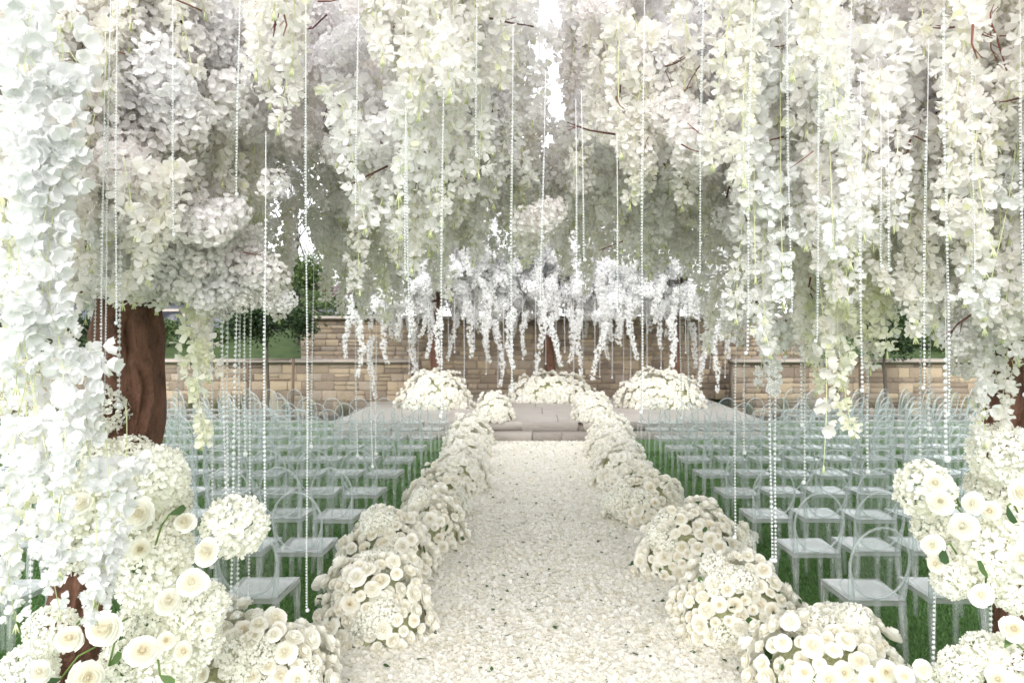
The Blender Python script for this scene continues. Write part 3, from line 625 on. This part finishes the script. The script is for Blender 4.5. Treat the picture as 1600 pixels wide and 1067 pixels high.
for px, py, Y, q in ((195, 395, 3.3, .17), (245, 425, 3.25, .18), (292, 415, 3.3, .17), (335, 435, 3.4, .16), (385, 430, 3.4, .15), (432, 470, 3.5, .09), (225, 345, 3.2, .2), (165, 370, 3.2, .17), (300, 350, 3.2, .19), (410, 455, 3.5, .10), (360, 395, 3.3, .18), (150, 425, 3.4, .15), (205, 440, 3.3, .12), (265, 60, 3.1, .2), (250, 150, 3.0, .2), (310, 150, 3.2, .2), (240, 230, 3.0, .2), (350, 60, 3.3, .2), (470, 90, 3.4, .2), (540, 60, 3.5, .2)):
    o = obj('blossom_cluster', random.choice(BLO), TL, at(px, py, Y)-bl); orient(o, (random.uniform(-1, 1), random.uniform(-1, 1), 1), random.uniform(0, 6.28), q)
br = Vector((2.46, 3.75, 0))
TR = thing('flowering_tree', 'brown trunked tree of white blossoms and wisteria at the right edge', 'tree', br)
obj('trunk', trunk_mesh([(0, 0, -.05), (-.01, 0, .5), (-.03, 0, 1.0), (-.07, 0, 1.5), (.02, 0, 2.0), (.02, 0, 2.4), (-.02, .1, 2.8)], [.19, .12, .11, .12, .12, .10, .05], 9), TR)
limbs(TR, (2.46, 3.77, 2.75), [(3.6, 3.0, 3.9), (1.3, 3.0, 3.7), (.8, 5.2, 4.2), (3.3, 5.4, 4.3), (1.0, 4.0, 3.4), (4.2, 4.1, 3.4)], .042)
crown(TR, (.06, 4.9), (2.7, 6.6), 280, 288, 250)

def far_tree(label, x, y, base, xr, nclu, nstr, seed):
    random.seed(seed); r = thing('flowering_tree', label, 'tree', (x, y, base))
    obj('trunk', trunk_mesh([(0, 0, -.02), (.03, 0, .7), (-.02, 0, 1.5), (0, 0, 2.6)], [.15, .12, .11, .08], seed, 20, 8), r)
    limbs(r, (x, y, base+2.3), [(x+dx, y+dy, base+3.3) for dx, dy in ((-1.2, 0), (1.2, .1), (.3, -1), (0, 1))], .05)
    for k in range(nclu):
        a = random.uniform(0, 6.28); q = random.random()**.5; o = obj('blossom_cluster', random.choice(BLOF), r, (math.cos(a)*q*xr, math.sin(a)*q*1.3, 2.45+random.uniform(0, 2.4)*(1-.35*q)))
        orient(o, (random.uniform(-1, 1), random.uniform(-1, 1), 1), random.uniform(0, 6.28), random.uniform(.28, .45))
    for k in range(nstr):
        a = random.uniform(0, 6.28); q = random.random()**.5; L = random.choice((.85, .85, 1.25))
        o = obj('flower_strand', random.choice(FAR[L]), r, (math.cos(a)*q*xr, math.sin(a)*q*1.3, (2.75+random.uniform(-.1, .5)) if k < 40 else 3.2+random.uniform(0, 1.6))); o.rotation_euler = (0, 0, random.uniform(0, 6.28))
    return r
fill(TL, [(525, 440, 4.9, .85), (560, 455, 5.1, .55), (600, 448, 4.7, .85), (640, 430, 5.0, .85), (680, 415, 4.6, .55), (715, 400, 4.9, .85), (755, 385, 4.7, .55), (795, 375, 4.9, .55), (575, 380, 4.4, .55), (650, 360, 4.3, .55), (720, 340, 4.4, .55), (540, 330, 4.4, .55)])
fill(TR, [(845, 370, 4.9, .55), (890, 385, 4.7, .55), (930, 400, 5.0, .85), (975, 405, 4.7, .55), (1020, 420, 4.9, .85), (1060, 430, 4.7, .85), (1100, 450, 4.9, .55), (950, 340, 4.4, .55), (1040, 360, 4.3, .55), (1120, 400, 4.3, .85)])
far_tree('small white wisteria tree behind the left stage mound', -2.28, 17.1, SH, 1.85, 105, 120, 3)
far_tree('small white wisteria tree at the centre back of the stage', .36, 18.55, SH, 1.7, 100, 100, 4)
far_tree('small white wisteria tree behind the right stage mound', 3.25, 17.1, SH, 1.75, 105, 120, 5)
random.seed(11)
# strands that hang free of the crowns
def drop(px, tipy, Y, L, D, label, group, sc=1.0, rzj=None):
    tip = at(px, tipy, Y); me, k = pick(D, L)
    o = thing('hanging_flower_strand', label, 'flower strand', tip+Vector((0, 0, k*sc)), random.uniform(0, 6.28), group, me); o.scale = (sc, sc, sc); return o
near = [(8, 935, 3.0, 1.7, WIS, 1), (22, 860, 2.8, 1.7, LIM, 1.1), (42, 975, 2.6, 1.7, ORC, 1), (62, 905, 2.5, 1.7, ORC, 1), (84, 960, 2.55, 1.7, ORC, .95), (72, 800, 2.45, 1.7, ORC, 1), (112, 945, 2.6, .85, ORC, 1), (140, 905, 2.65, .85, ORC, 1), (163, 965, 2.7, .85, ORC, .9),
        (70, 760, 2.7, 1.7, WIS, 1), (30, 700, 2.5, 1.7, ORC, .9), (74, 640, 2.75, 1.25, WIS, 1), (135, 480, 2.9, .85, WIS, 1), (60, 600, 2.5, 1.25, ORC, 1), (190, 470, 3.2, .85, WIS, 1), (215, 470, 3.2, .85, WIS, 1), (250, 480, 3.3, .85, WIS, 1), (280, 470, 3.3, .85, WIS, 1),
        (318, 688, 3.5, .85, LIM, 1.05), (300, 590, 3.4, .85, WIS, 1), (335, 620, 3.6, .85, WIS, 1), (1188, 600, 4.3, .85, WIS, 1), (1222, 612, 4.1, .85, ORC, .9), (1160, 520, 4.4, .85, WIS, 1), (1250, 560, 3.7, .85, WIS, 1), (1274, 722, 3.3, 1.25, THIN, 1), (1300, 600, 3.6, .85, WIS, 1), (1327, 672, 3.4, .85, LIM, .95), (1388, 548, 3.5, .55, LIM, 1.05), (1376, 520, 3.5, .55, LIM, 1.05),
        (1452, 530, 3.3, .85, ORC, .9), (1128, 545, 4.8, .85, WIS, 1), (1205, 560, 4.6, .85, WIS, 1), (1238, 545, 4.2, .85, WIS, 1), (1262, 610, 3.9, .85, LIM, .8), (1345, 575, 3.7, .85, WIS, 1), (1362, 530, 3.6, .55, WIS, 1), (1425, 500, 3.6, .55, WIS, 1), (1475, 520, 3.5, .85, WIS, 1), (1110, 500, 5.2, .85, WIS, 1), (520, 470, 5.0, .85, WIS, 1), (560, 478, 5.2, .85, WIS, 1), (605, 470, 5.3, .85, WIS, 1), (640, 460, 5.4, .85, WIS, 1), (5, 640, 3.2, 1.25, LIM, 1), (1525, 600, 3.3, .85, WIS, 1.1), (1595, 560, 3.1, .85, WIS, 1), (1502, 560, 3.5, .85, WIS, 1), (1520, 640, 3.3, 1.25, WIS, 1), (1540, 690, 3.25, 1.25, WIS, 1), (1575, 600, 3.4, 1.25, WIS, 1), (1592, 685, 3.25, 1.25, WIS, 1), (1190, 430, 3.0, 1.25, ORC, 1), (1215, 470, 3.0, 1.25, ORC, 1), (1310, 400, 2.9, .85, ORC, .95), (1505, 470, 2.9, 1.25, ORC, .9), (1560, 490, 2.9, 1.25, ORC, .9)]
near.sort(key=lambda t: t[0]); KN = {id(WIS): 'white wisteria', id(ORC): 'large petalled white orchid', id(THIN): 'thin white orchid', id(LIM): 'pale yellow green wisteria'}
for i, (px, ty, Y, L, D, sc) in enumerate(near):
    drop(px, ty, Y, L, D, '%s strand, %s from left of the near hanging strands' % (KN[id(D)], ordw(i)), 'flower strands hanging in the foreground', sc)
far = [(545, 560, 1.25), (556, 588, 1.7), (583, 622, 1.7), (608, 568, 1.25), (640, 520, .85), (652, 625, 1.7), (668, 560, 1.7), (690, 570, 1.25), (706, 560, 1.25), (735, 558, 1.25), (752, 540, .85), (766, 566, 1.25), (779, 602, 1.7), (803, 575, 1.25), (822, 555, 1.25), (842, 584, 1.7), (868, 572, 1.25), (890, 566, 1.25), (905, 586, 1.7), (936, 592, 1.7), (951, 562, 1.25), (974, 540, .85), (990, 562, 1.25), (1008, 520, .85), (1035, 545, 1.25), (1048, 585, 1.25), (1085, 575, 1.25), (1100, 602, 1.7), (1117, 612, 1.7), (1134, 560, 1.25)]
for i, (px, ty, L) in enumerate(far):
    Y = (16.4, 15.6, 17.2)[i % 3]; drop(px, ty, Y, L, FAR, 'white wisteria strand hanging over the stage, %s from left' % ordw(i), 'flower strands hanging over the stage', 1.0 if i % 2 else .85)

# ------------------------------------------------------------------ crystal bead strands
sph = []
def uvs(n=6, m=4):
    V = [(0, 0, 1)]+[(math.sin(math.pi*i/m)*math.cos(2*math.pi*j/n), math.sin(math.pi*i/m)*math.sin(2*math.pi*j/n), math.cos(math.pi*i/m)) for i in range(1, m) for j in range(n)]+[(0, 0, -1)]
    Q = [(1+(i-1)*n+j, 1+i*n+j, 1+i*n+(j+1) % n, 1+(i-1)*n+(j+1) % n) for i in range(1, m-1) for j in range(n)]
    T = [(0, 1+j, 1+(j+1) % n) for j in range(n)]+[(len(V)-1, 1+(m-2)*n+(j+1) % n, 1+(m-2)*n+j) for j in range(n)]
    return np.array(V), np.array(Q), np.array(T)
sV, sQ, sT = uvs()
def bead_mesh(L, r, big, seed):
    rr = random.Random(seed); T = []; Sc = []; z = 0
    while z > -L:
        q = r*(big if int(-z/.12) % 3 == 0 and rr.random() < .8 else 1)*rr.uniform(.92, 1.08); z -= q*1.35; T.append((.004*math.sin(z*4), .004*math.cos(z*3), z)); Sc.append(q); z -= q*1.35
    T.append((0, 0, z-r*1.6)); Sc.append(r*2.0)
    T = np.array(T); R = np.repeat(np.eye(3)[None], len(T), 0); mb = MB()
    V, Q = scatter(sV, sQ, T, R, Sc); _, T3 = scatter(sV, sT, T, R, Sc); mb.add(V, Q); mb.F[(3, 0)] = [T3]
    mb.tube([(0, 0, .3), (0, 0, 0), (0, 0, z)], .0012, 3, 1)
    return mb.mesh('beads', [M['crystal'], M['thread']])
cache = {}
def beads(px, y0, y1, Y, r, big, label, group, lean=0):
    top, bot = at(px, y0, Y), at(px, y1, Y); L = round(top.z-bot.z, 1)
    key = (L, r, big)
    if key not in cache: cache[key] = bead_mesh(L, r, big, len(cache))
    o = thing('bead_strand', label, 'bead strand', bot+Vector((0, 0, L)), 0, group, cache[key]); o.rotation_euler = (0, lean, 0)
NB = [(105, 430, 560, 3.2, 2), (150, 430, 600, 3.6, 1), (163, 180, 668, 3.0, 2), (173, 0, 640, 3.3, 1), (183, 0, 500, 3.4, 1), (188, 380, 628, 3.0, 3), (160, 845, 900, 3.0, 2), (48, 860, 1060, 3.0, 2), (280, 480, 760, 4.2, 1), (333, 430, 880, 3.6, 1), (345, 380, 780, 3.5, 2), (357, 400, 775, 3.6, 2), (371, 450, 940, 3.5, 3), (376, 430, 955, 3.7, 2), (382, 440, 700, 3.6, 1), (393, 440, 930, 3.8, 1), (415, 330, 790, 3.5, 3), (478, 60, 950, 3.7, 1), (490, 430, 690, 4.2, 1), (375, 0, 300, 3.2, 2), (555, 500, 705, 4.8, 1), (578, 530, 722, 4.8, 1), (588, 540, 702, 4.8, 1), (634, 150, 420, 3.6, 1), (693, 150, 645, 4.0, 2), (801, 170, 605, 4.3, 2), (901, 280, 420, 4.6, 1), (911, 280, 400, 4.6, 1), (965, 330, 480, 4.8, 1), (1006, 110, 640, 4.2, 2), (1062, 430, 650, 5.2, 1), (1075, 470, 630, 5.2, 1), (1150, 555, 835, 4.2, 1), (1163, 555, 700, 4.4, 1), (1175, 0, 548, 3.2, 2), (1203, 550, 868, 3.9, 2), (1213, 560, 868, 3.9, 2), (1253, 470, 655, 3.8, 1), (1260, 470, 750, 4.0, 1), (1284, 0, 530, 3.5, 1), (1330, 0, 190, 3.0, 3), (1345, 250, 605, 3.0, 3), (1357, 530, 728, 3.8, 2), (1377, 290, 410, 3.4, 1), (1389, 290, 418, 3.2, 2), (1401, 440, 520, 3.4, 2), (1441, 490, 728, 3.7, 2), (1449, 210, 600, 3.4, 2), (1454, 510, 665, 3.6, 2), (1475, 0, 640, 3.0, 3), (1478, 560, 712, 3.0, 3), (1463, 880, 1040, 3.4, 2), (1549, 935, 1000, 3.3, 2), (1595, 110, 608, 3.1, 3), (270, 0, 360, 3, 1), (560, 0, 330, 3, 1), (635, 120, 520, 3, 1), (745, 0, 240, 3, 1), (1100, 0, 420, 3, 1), (1230, 40, 480, 3, 1), (1520, 0, 420, 3, 1), (850, 250, 470, 3, 1)]
NB.sort(key=lambda t: (t[0], t[1]))
for i, (px, y0, y1, Y, c) in enumerate(NB):
    r, big = ((.0068, 1), (.0072, 1.3), (.0078, 1.35))[c-1]
    if y0 < 380 and Y > 2.7: Y = 2.58+.05*(i % 3); r *= .56
    beads(px, y0, y1, Y, r, big, 'clear crystal bead strand hanging by the camera, %s counted from the left' % ordw(i), 'crystal bead strands hanging in the foreground', random.uniform(-.022, .022))
for i in range(34):
    px = 640+i*15+random.uniform(-5, 5); beads(px, 470, random.uniform(540, 605), random.uniform(15.2, 17), .011, 1, 'thin crystal bead strand hanging over the stage, %s counted from the left' % ordw(i), 'thin bead strands over the stage')

# ------------------------------------------------------------------ flower mounds
def core_mesh():
    P = fib(160, 0); r = np.random.default_rng(3)
    th = np.linspace(0, 2*math.pi, 25)[:-1]; V = []; rows = 7
    for i in range(rows):
        a = math.pi/2*i/(rows-1); 
        for t in th: q = 1+r.uniform(-.04, .04); V.append((math.cos(a)*math.cos(t)*q, math.cos(a)*math.sin(t)*q, math.sin(a)*q))
    Fq = [(i*24+j, i*24+(j+1) % 24, (i+1)*24+(j+1) % 24, (i+1)*24+j) for i in range(rows-1) for j in range(24)]
    return mk_mesh('foliage_base', V, np.array(Fq), [M['hydbase']], smooth=True)
M['hydbase'] = rough_mat('moss and sepals under the blooms', [(.2, (.20, .24, .10)), (.55, (.45, .46, .28)), (.8, (.65, .64, .48))], .9, 18, .6)
CORE = core_mesh()
LEAF = mk_mesh('leaf', petal(1, .5, 4, 3, .12, .15)[0], petal(1, .5, 4, 3, .12, .15)[1], [M['leaf']], smooth=True)
def mound_pts(rx, ry, h, d, seed):
    area = 2*math.pi*((((rx*ry)**1.6+(rx*h)**1.6+(ry*h)**1.6)/3)**(1/1.6)); n = int(area/(d*d*.80))
    return fib(n, -.05, seed)
def near_mound(p, rx, ry, h, d, label, rz=0, hyd=.16, seed=0):
    random.seed(seed+100); r = thing('flower_mound', label, 'flower mound', p, rz, 'cream rose mounds lining the aisle')
    c = obj('foliage_base', CORE, r); c.scale = (rx*.80, ry*.80, h*.78)
    k = 0
    for q in mound_pts(rx, ry, h, d, seed):
        n = Vector((q[0]/rx, q[1]/ry, q[2]/h+.15)).normalized(); b = 1+.16*math.sin(5*q[0]+seed*2.3)*math.sin(q[1]*4+q[2]*4+seed)+random.uniform(-.05, .07)
        z = max(q[2], 0)*h*b; pos = Vector((q[0]*rx*b*random.uniform(.94, 1.03), q[1]*ry*b, z+.02)); n = (n+Vector([random.uniform(-.4, .4) for _ in range(3)])).normalized()
        patch = math.sin(q[0]*4+seed)+math.sin(q[2]*5+q[1]*3+seed*1.7)
        if patch > 1.0 and random.random() < .35:
            o = obj('hydrangea', random.choice(HYD), r, pos-n*d*.45); orient(o, n, random.uniform(0, 6), d*random.uniform(.95, 1.2))
        else:
            o = obj('rose', random.choice(ROSE), r, pos-n*d*random.uniform(.05, .4)); orient(o, n, random.uniform(0, 6), d*random.choice((.40, .48, .55, .60, .66, .74)))
        k += 1
        if k % 16 == 0: o = obj('leaf', LEAF, r, pos-n*.01); orient(o, (n+Vector((random.uniform(-1, 1), random.uniform(-1, 1), .3))).normalized(), random.uniform(0, 6), .07)
    return k
def fm_mesh(rx, ry, h, d, seed):
    q = mound_pts(rx, ry, h, d, seed); r = np.random.default_rng(seed); n = len(q)
    N = q/np.array([rx, ry, h])+r.normal(0, .25, (n, 3)); P = q*np.array([rx, ry, h])*(r.uniform(.9, 1.08, (n, 1))+.12*np.sin(6*q[:, :1]+seed)*np.sin(5*q[:, 1:2]+4*q[:, 2:]+seed)); P[:, 2] = np.maximum(P[:, 2], .02)
    V, Fq = scatter(LOWROSE[0], LOWROSE[1], P, frames(N, r.uniform(0, 6, n)), r.uniform(.5, .85, n)*d)
    return mk_mesh('blossoms', V, Fq, [M['rosefar']], smooth=True)
def far_mound(p, rx, ry, h, d, label, seed, group='cream rose mounds lining the aisle'):
    r = thing('flower_mound', label, 'flower mound', p, 0, group); c = obj('foliage_base', CORE, r); c.scale = (rx*.80, ry*.80, h*.80)
    obj('blossoms', fm_mesh(rx, ry, h, d, seed), r, kind='stuff')
# (x, y, half width, half depth, height, bloom size)
LM = [(-1.52, 4.02, .56, .40, .50, .085), (-1.06, 4.98, .42, .36, .52, .088), (-1.19, 6.15, .44, .42, .55, .088), (-.95, 7.0, .34, .36, .50, .09), (-1.02, 8.15, .38, .42, .52, .095)]
RM = [(1.56, 4.02, .46, .40, .50, .088), (1.32, 4.95, .46, .38, .54, .086), (1.30, 6.3, .52, .44, .55, .09), (1.20, 8.05, .46, .45, .54, .095)]
for side, Ls in (('left', LM), ('right', RM)):
    for i, (x, y, rx, ry, h, d) in enumerate(Ls):
        near_mound((x*1.02, y, 0), rx*.93, ry*.95, h*.92, d, 'cream rose mound on the %s edge of the petal aisle, %s from the camera' % (side, ordw(i)), 0, .16, i+(0 if side == 'left' else 20))
LF = [(-.93, 9.45, .40, .42, .52, 0), (-1.0, 10.7, .38, .42, .52, 0), (-1.06, 12.0, .40, .45, .52, 0), (-1.12, 13.2, .43, .42, .52, 0), (-.76, 14.2, .39, .34, .50, SH)]
RF = [(1.12, 9.7, .42, .42, .53, 0), (1.16, 10.8, .38, .42, .52, 0), (1.24, 12.0, .42, .45, .52, 0), (1.32, 13.2, .44, .42, .54, 0), (1.10, 14.2, .42, .34, .50, SH)]
for side, Ls, o0 in (('left', LF, 5), ('right', RF, 4)):
    for i, (x, y, rx, ry, h, z) in enumerate(Ls):
        far_mound((x*1.02, y, z), rx*.92, ry, h, .095, 'cream rose mound on the %s edge of the petal aisle, %s from the camera' % (side, ordw(i+o0)), 60+i+len(side))
far_mound((-2.2, 16.5, SH), .78, .5, .80, .115, 'large cream rose mound at the foot of the left stage tree', 80, 'rose mounds on the stage')
far_mound((.42, 17.95, SH), 1.06, .5, .66, .12, 'widest cream rose mound at the centre back of the stage', 81, 'rose mounds on the stage')
far_mound((2.82, 16.5, SH), .92, .5, .78, .115, 'large cream rose mound at the foot of the right stage tree', 82, 'rose mounds on the stage')

# ------------------------------------------------------------------ flowers bound to the near trunks, and the pomander
def arrangement(label, base, items, greens):
    r = thing('trunk_arrangement', label, 'flower arrangement', base)
    for (kind, px, py, rp, Y) in items:
        p = at(px, py, Y); s = rp*Y/F; n = (Vector((0, 0, H))-p).normalized()+Vector((random.uniform(-.45, .45), 0, random.uniform(-.15, .5)))
        me = random.choice(ROSE) if kind == 'rose' else random.choice(HYD+HYDF)
        o = obj(kind, me, r, p-Vector(base)); orient(o, n.normalized(), random.uniform(0, 6), (s*.88, s*.88*random.uniform(.85, 1), s*random.uniform(.9, 1.15)) if kind == 'rose' else s*1.05)
    for (x0, y0, x1, y1, Y) in greens:
        a, b = at(x0, y0, Y), at(x1, y1, Y-.05); m = (a+b)/2+Vector((0, 0, .03))
        obj('stem', MB().tube([a-Vector(base), m-Vector(base), b-Vector(base)], .0045, 5).mesh('stem', [M['green']], True), r)
        o = obj('leaf', LEAF, r, b-Vector(base)); orient(o, (random.uniform(-.4, .4), -1, .5), random.uniform(0, 6), .08)
Y0 = 3.45
LI = [('hydrangea', 160, 640, 38, 3.6), ('hydrangea', 245, 745, 46, 3.35), ('hydrangea', 205, 722, 40, 3.5), ('hydrangea', 140, 725, 45, 3.4), ('hydrangea', 175, 800, 48, 3.4), ('hydrangea', 225, 815, 50, 3.45), ('hydrangea', 120, 850, 42, 3.5), ('hydrangea', 130, 790, 42, 3.45), ('hydrangea', 262, 780, 34, 3.5),
      ('rose', 125, 787, 22, 3.2), ('rose', 218, 802, 28, 3.2), ('rose', 289, 816, 19, 3.3), ('rose', 172, 818, 17, 3.2), ('rose', 218, 857, 21, 3.2), ('rose', 323, 862, 25, 3.2), ('rose', 300, 910, 27, 3.15), ('rose', 262, 940, 24, 3.15),
      ('hydrangea', 240, 900, 52, 3.3), ('hydrangea', 265, 860, 36, 3.4), ('hydrangea', 310, 950, 42, 3.35), ('hydrangea', 300, 1000, 42, 3.35), ('hydrangea', 230, 960, 38, 3.4), ('hydrangea', 80, 985, 36, 3.3), ('hydrangea', 45, 1050, 40, 3.3), ('hydrangea', 190, 1040, 36, 3.3), ('hydrangea', 265, 1050, 40, 3.3),
      ('rose', 163, 982, 31, 3.1), ('rose', 108, 998, 23, 3.1), ('rose', 222, 1017, 30, 3.1), ('rose', 259, 1000, 16, 3.15), ('rose', 286, 1018, 18, 3.2), ('rose', 135, 1058, 32, 3.1), ('rose', 60, 1050, 22, 3.1), ('rose', 325, 985, 14, 3.2)]
LG = [(150, 1010, 95, 1060, 3.3), (200, 965, 160, 1010, 3.25), (240, 860, 265, 803, 3.3), (195, 770, 210, 758, 3.3), (150, 885, 200, 895, 3.4), (245, 1030, 250, 1055, 3.2), (190, 980, 170, 1040, 3.25), (120, 975, 140, 975, 3.3)]
arrangement('cream hydrangeas and peach roses bound around the foot of the left brown trunk', (-2.1, 3.4, 0), LI, LG)
RI = [('hydrangea', 1562, 708, 44, 3.35), ('hydrangea', 1444, 765, 40, 3.35), ('rose', 1470, 783, 24, 3.2), ('rose', 1462, 755, 20, 3.25), ('rose', 1521, 787, 21, 3.15), ('rose', 1547, 798, 17, 3.2), ('rose', 1506, 822, 25, 3.15), ('rose', 1595, 769, 24, 3.15), ('hydrangea', 1590, 828, 46, 3.3), ('hydrangea', 1545, 860, 48, 3.3), ('hydrangea', 1550, 760, 34, 3.5), ('hydrangea', 1495, 870, 38, 3.4), ('hydrangea', 1455, 820, 28, 3.45),
      ('hydrangea', 1486, 905, 28, 3.3), ('rose', 1457, 852, 20, 3.25), ('rose', 1462, 880, 17, 3.25), ('rose', 1534, 930, 21, 3.15), ('hydrangea', 1525, 900, 34, 3.3), ('hydrangea', 1585, 915, 42, 3.3), ('rose', 1600, 872, 26, 3.15), ('hydrangea', 1536, 1020, 32, 3.3), ('hydrangea', 1500, 1045, 32, 3.3), ('rose', 1584, 982, 24, 3.15), ('hydrangea', 1582, 1035, 42, 3.25), ('rose', 1560, 1060, 22, 3.15), ('rose', 1440, 1046, 18, 3.4), ('rose', 1412, 1056, 18, 3.4), ('rose', 1385, 1050, 20, 3.5), ('rose', 1362, 1062, 22, 3.5), ('hydrangea', 1465, 1070, 28, 3.4)]
RG = [(1500, 790, 1483, 772, 3.3), (1495, 865, 1473, 853, 3.3), (1540, 910, 1543, 902, 3.2), (1590, 800, 1574, 790, 3.2), (1510, 810, 1480, 795, 3.3), (1600, 1015, 1570, 1010, 3.2)]
arrangement('cream hydrangeas and peach roses bound around the foot of the right brown trunk', (2.2, 3.4, 0), RI, RG)
p = at(368, 822, 3.45); pm = thing('hydrangea_ball', 'round cream hydrangea ball beside the left trunk arrangement behind crystal beads', 'flower ball', p, 0, None, HYD[1]); pm.scale = (.145, .145, .16)

# ------------------------------------------------------------------ clear acrylic chairs
def chair_parts():
    P = {}; a = M['acrylic']
    mb = MB(); W0, W1, D = .165, .18, .19                # seat: rear edge narrower than the front, chair faces +y
    top, bt, ap = .462, .446, .425
    o = [(-W0, -D), (W0, -D), (W1, D), (-W1, D)]; i = [(-W0+.012, -D+.012), (W0-.012, -D+.012), (W1-.012, D-.012), (-W1+.012, D-.012)]
    d = [(x*.7, y*.7) for x, y in i]
    V = [(*q, top-.004) for q in o]+[(*q, top) for q in i]+[(*q, top-.006) for q in d]+[(*q, bt-.004) for q in i]+[(*q, ap) for q in i]+[(*q, ap) for q in o]
    Q = []
    for k in range(4):
        n = (k+1) % 4; Q += [(k, n, 4+n, 4+k), (4+k, 4+n, 8+n, 8+k), (12+n, 12+k, 16+k, 16+n), (16+k, 20+k, 20+n, 16+n), (20+k, k, n, 20+n)]
    Q = [q if True else q for q in Q]+[(8, 9, 10, 11), (15, 14, 13, 12)]
    P['seat'] = mb.add(V, Q).mesh('seat', [M['acrylicseat']])
    def leg(sx, sy):
        w = W0 if sy < 0 else W1; x, y = sx*(w-.018), sy*(D-.018); s0, s1 = .019, .0125; y1 = y+sy*(.045 if sy < 0 else .01); x1 = x+sx*.012
        V = [(x+a_*s0, y+b_*s0, ap+.018) for a_, b_ in ((-1, -1), (1, -1), (1, 1), (-1, 1))]+[(x1+a_*s1, y1+b_*s1, .004) for a_, b_ in ((-1, -1), (1, -1), (1, 1), (-1, 1))]
        return MB().add(V, [(k, 4+k, 4+(k+1) % 4, (k+1) % 4) for k in range(4)]+[(3, 2, 1, 0)[::-1], (4, 5, 6, 7)[::-1]]).mesh('leg', [M['acrylicleg']])
    P['legs'] = [leg(sx, sy) for sx in (-1, 1) for sy in (-1, 1)]
    mb = MB(); cz, rx, rz = .680, .170, .212; ly = lambda z: -D+.012-(z-.46)*.17-.0*z
    n, m = 28, 6; V = []
    for i_ in range(n):
        t = 2*math.pi*i_/n; cx_, cz_ = math.cos(t), math.sin(t)
        for j in range(m):
            u = 2*math.pi*j/m; rr_ = .0085*math.cos(u); yy = .012*math.sin(u); z = cz+(rz+rr_)*cz_
            V.append(((rx+rr_)*cx_, ly(z)+yy, z))
    mb.add(V, [(i_*m+j, i_*m+(j+1) % m, ((i_+1) % n)*m+(j+1) % m, ((i_+1) % n)*m+j) for i_ in range(n) for j in range(m)], 1)
    V = [((rx-.006)*q*math.cos(2*math.pi*k/n), ly(cz+(rz-.006)*q*math.sin(2*math.pi*k/n))+.012*(1-q*q)+yo, cz+(rz-.006)*q*math.sin(2*math.pi*k/n)) for yo in (0, .005) for q in (1, .55, .05) for k in range(n)]
    Q = []
    for s_ in (0, 1):
        for ring in (0, 1):
            b0 = s_*3*n+ring*n
            for k in range(n): q = (b0+k, b0+(k+1) % n, b0+n+(k+1) % n, b0+n+k); Q.append(q if s_ == 0 else q[::-1])
    mb.add(V, Q)
    for sx in (-1, 1):                                   # curved wings that carry the oval from the seat corners
        V = []
        for t in np.linspace(0, 1, 7):
            z = .43+.26*t; xo = sx*(.163+.016*t); ell_x = rx*math.sqrt(max(0, 1-((z-cz)/rz)**2)) if z > cz-rz else 0
            xi = sx*max(ell_x-.004, .163-.055*(1-t)**1.0 if t < .5 else 0); 
            if t < .5: xi = sx*(.163-.028*(1-t*2)-.012)
            else: xi = sx*(.163-.012+.02*(t-.5)*2)
            for yy in (-.010, .010): V += [(xo, ly(z)+yy, z), (xi, ly(z)+yy, z)]
        Q = []
        for k in range(6):
            b0 = k*4; Q += [(b0, b0+1, b0+5, b0+4), (b0+2, b0+6, b0+7, b0+3), (b0, b0+4, b0+6, b0+2), (b0+1, b0+3, b0+7, b0+5)]
        mb.add(V, Q, 1)
        tri = [(sx*.150, -D+.02, .458), (sx*.085, -D+.016, .492), (sx*.158, ly(.62), .60)]
        V = [(x, y+yo, z) for yo in (-.004, .004) for x, y, z in tri]; mb.add(V, [(0, 1, 4, 3), (1, 2, 5, 4), (2, 0, 3, 5)]); mb.F.setdefault((3, 0), []).append(np.array([(0, 2, 1), (3, 4, 5)])+mb.n-6)
    P['back'] = mb.mesh('backrest', [a, M['acrylicedge']], True)
    return P
CP = chair_parts()
def make_chair(label, p, rz):
    r = thing('acrylic_chair', label, 'chair', p, rz, 'clear acrylic oval back chairs in rows')
    obj('seat', CP['seat'], r); obj('backrest', CP['back'], r)
    for l in CP['legs']: obj('leg', l, r)
nch = 0
for side, xi in ((1, 1.98), (-1, -1.66)):
    sn = 'right' if side > 0 else 'left'
    for k in range(12):
        Y = 4.3+.19+.93*k; x = xi; c = 0
        if Y > 13.2 : x = xi+side*3.0
        lim = Y*(765 if side > 0 else 835)/F+.35
        while abs(x) < min(lim, 8.6) and c < 18:
            far_out = max(0, abs(x)-3.2); rz = side*min(.75, far_out*.16)+random.uniform(-.05, .05)
            yy = Y+random.uniform(-.03, .03)+.05*far_out*(1 if Y > 8 else 0)
            if abs(x) > 4.0 or yy < 13.5 or abs(x) > 3.9:
                make_chair('clear acrylic oval back chair %s of aisle, %s row from camera, %s from aisle' % (sn, ordw(k), ordw(c)), (x, yy, 0), rz); nch += 1
            x += side*(.43+random.uniform(-.015, .02)+(.06 if k == 0 else 0)+.02*min(1, far_out)); c += 1
        
print('chairs', nch, 'objects', len(bpy.data.objects))
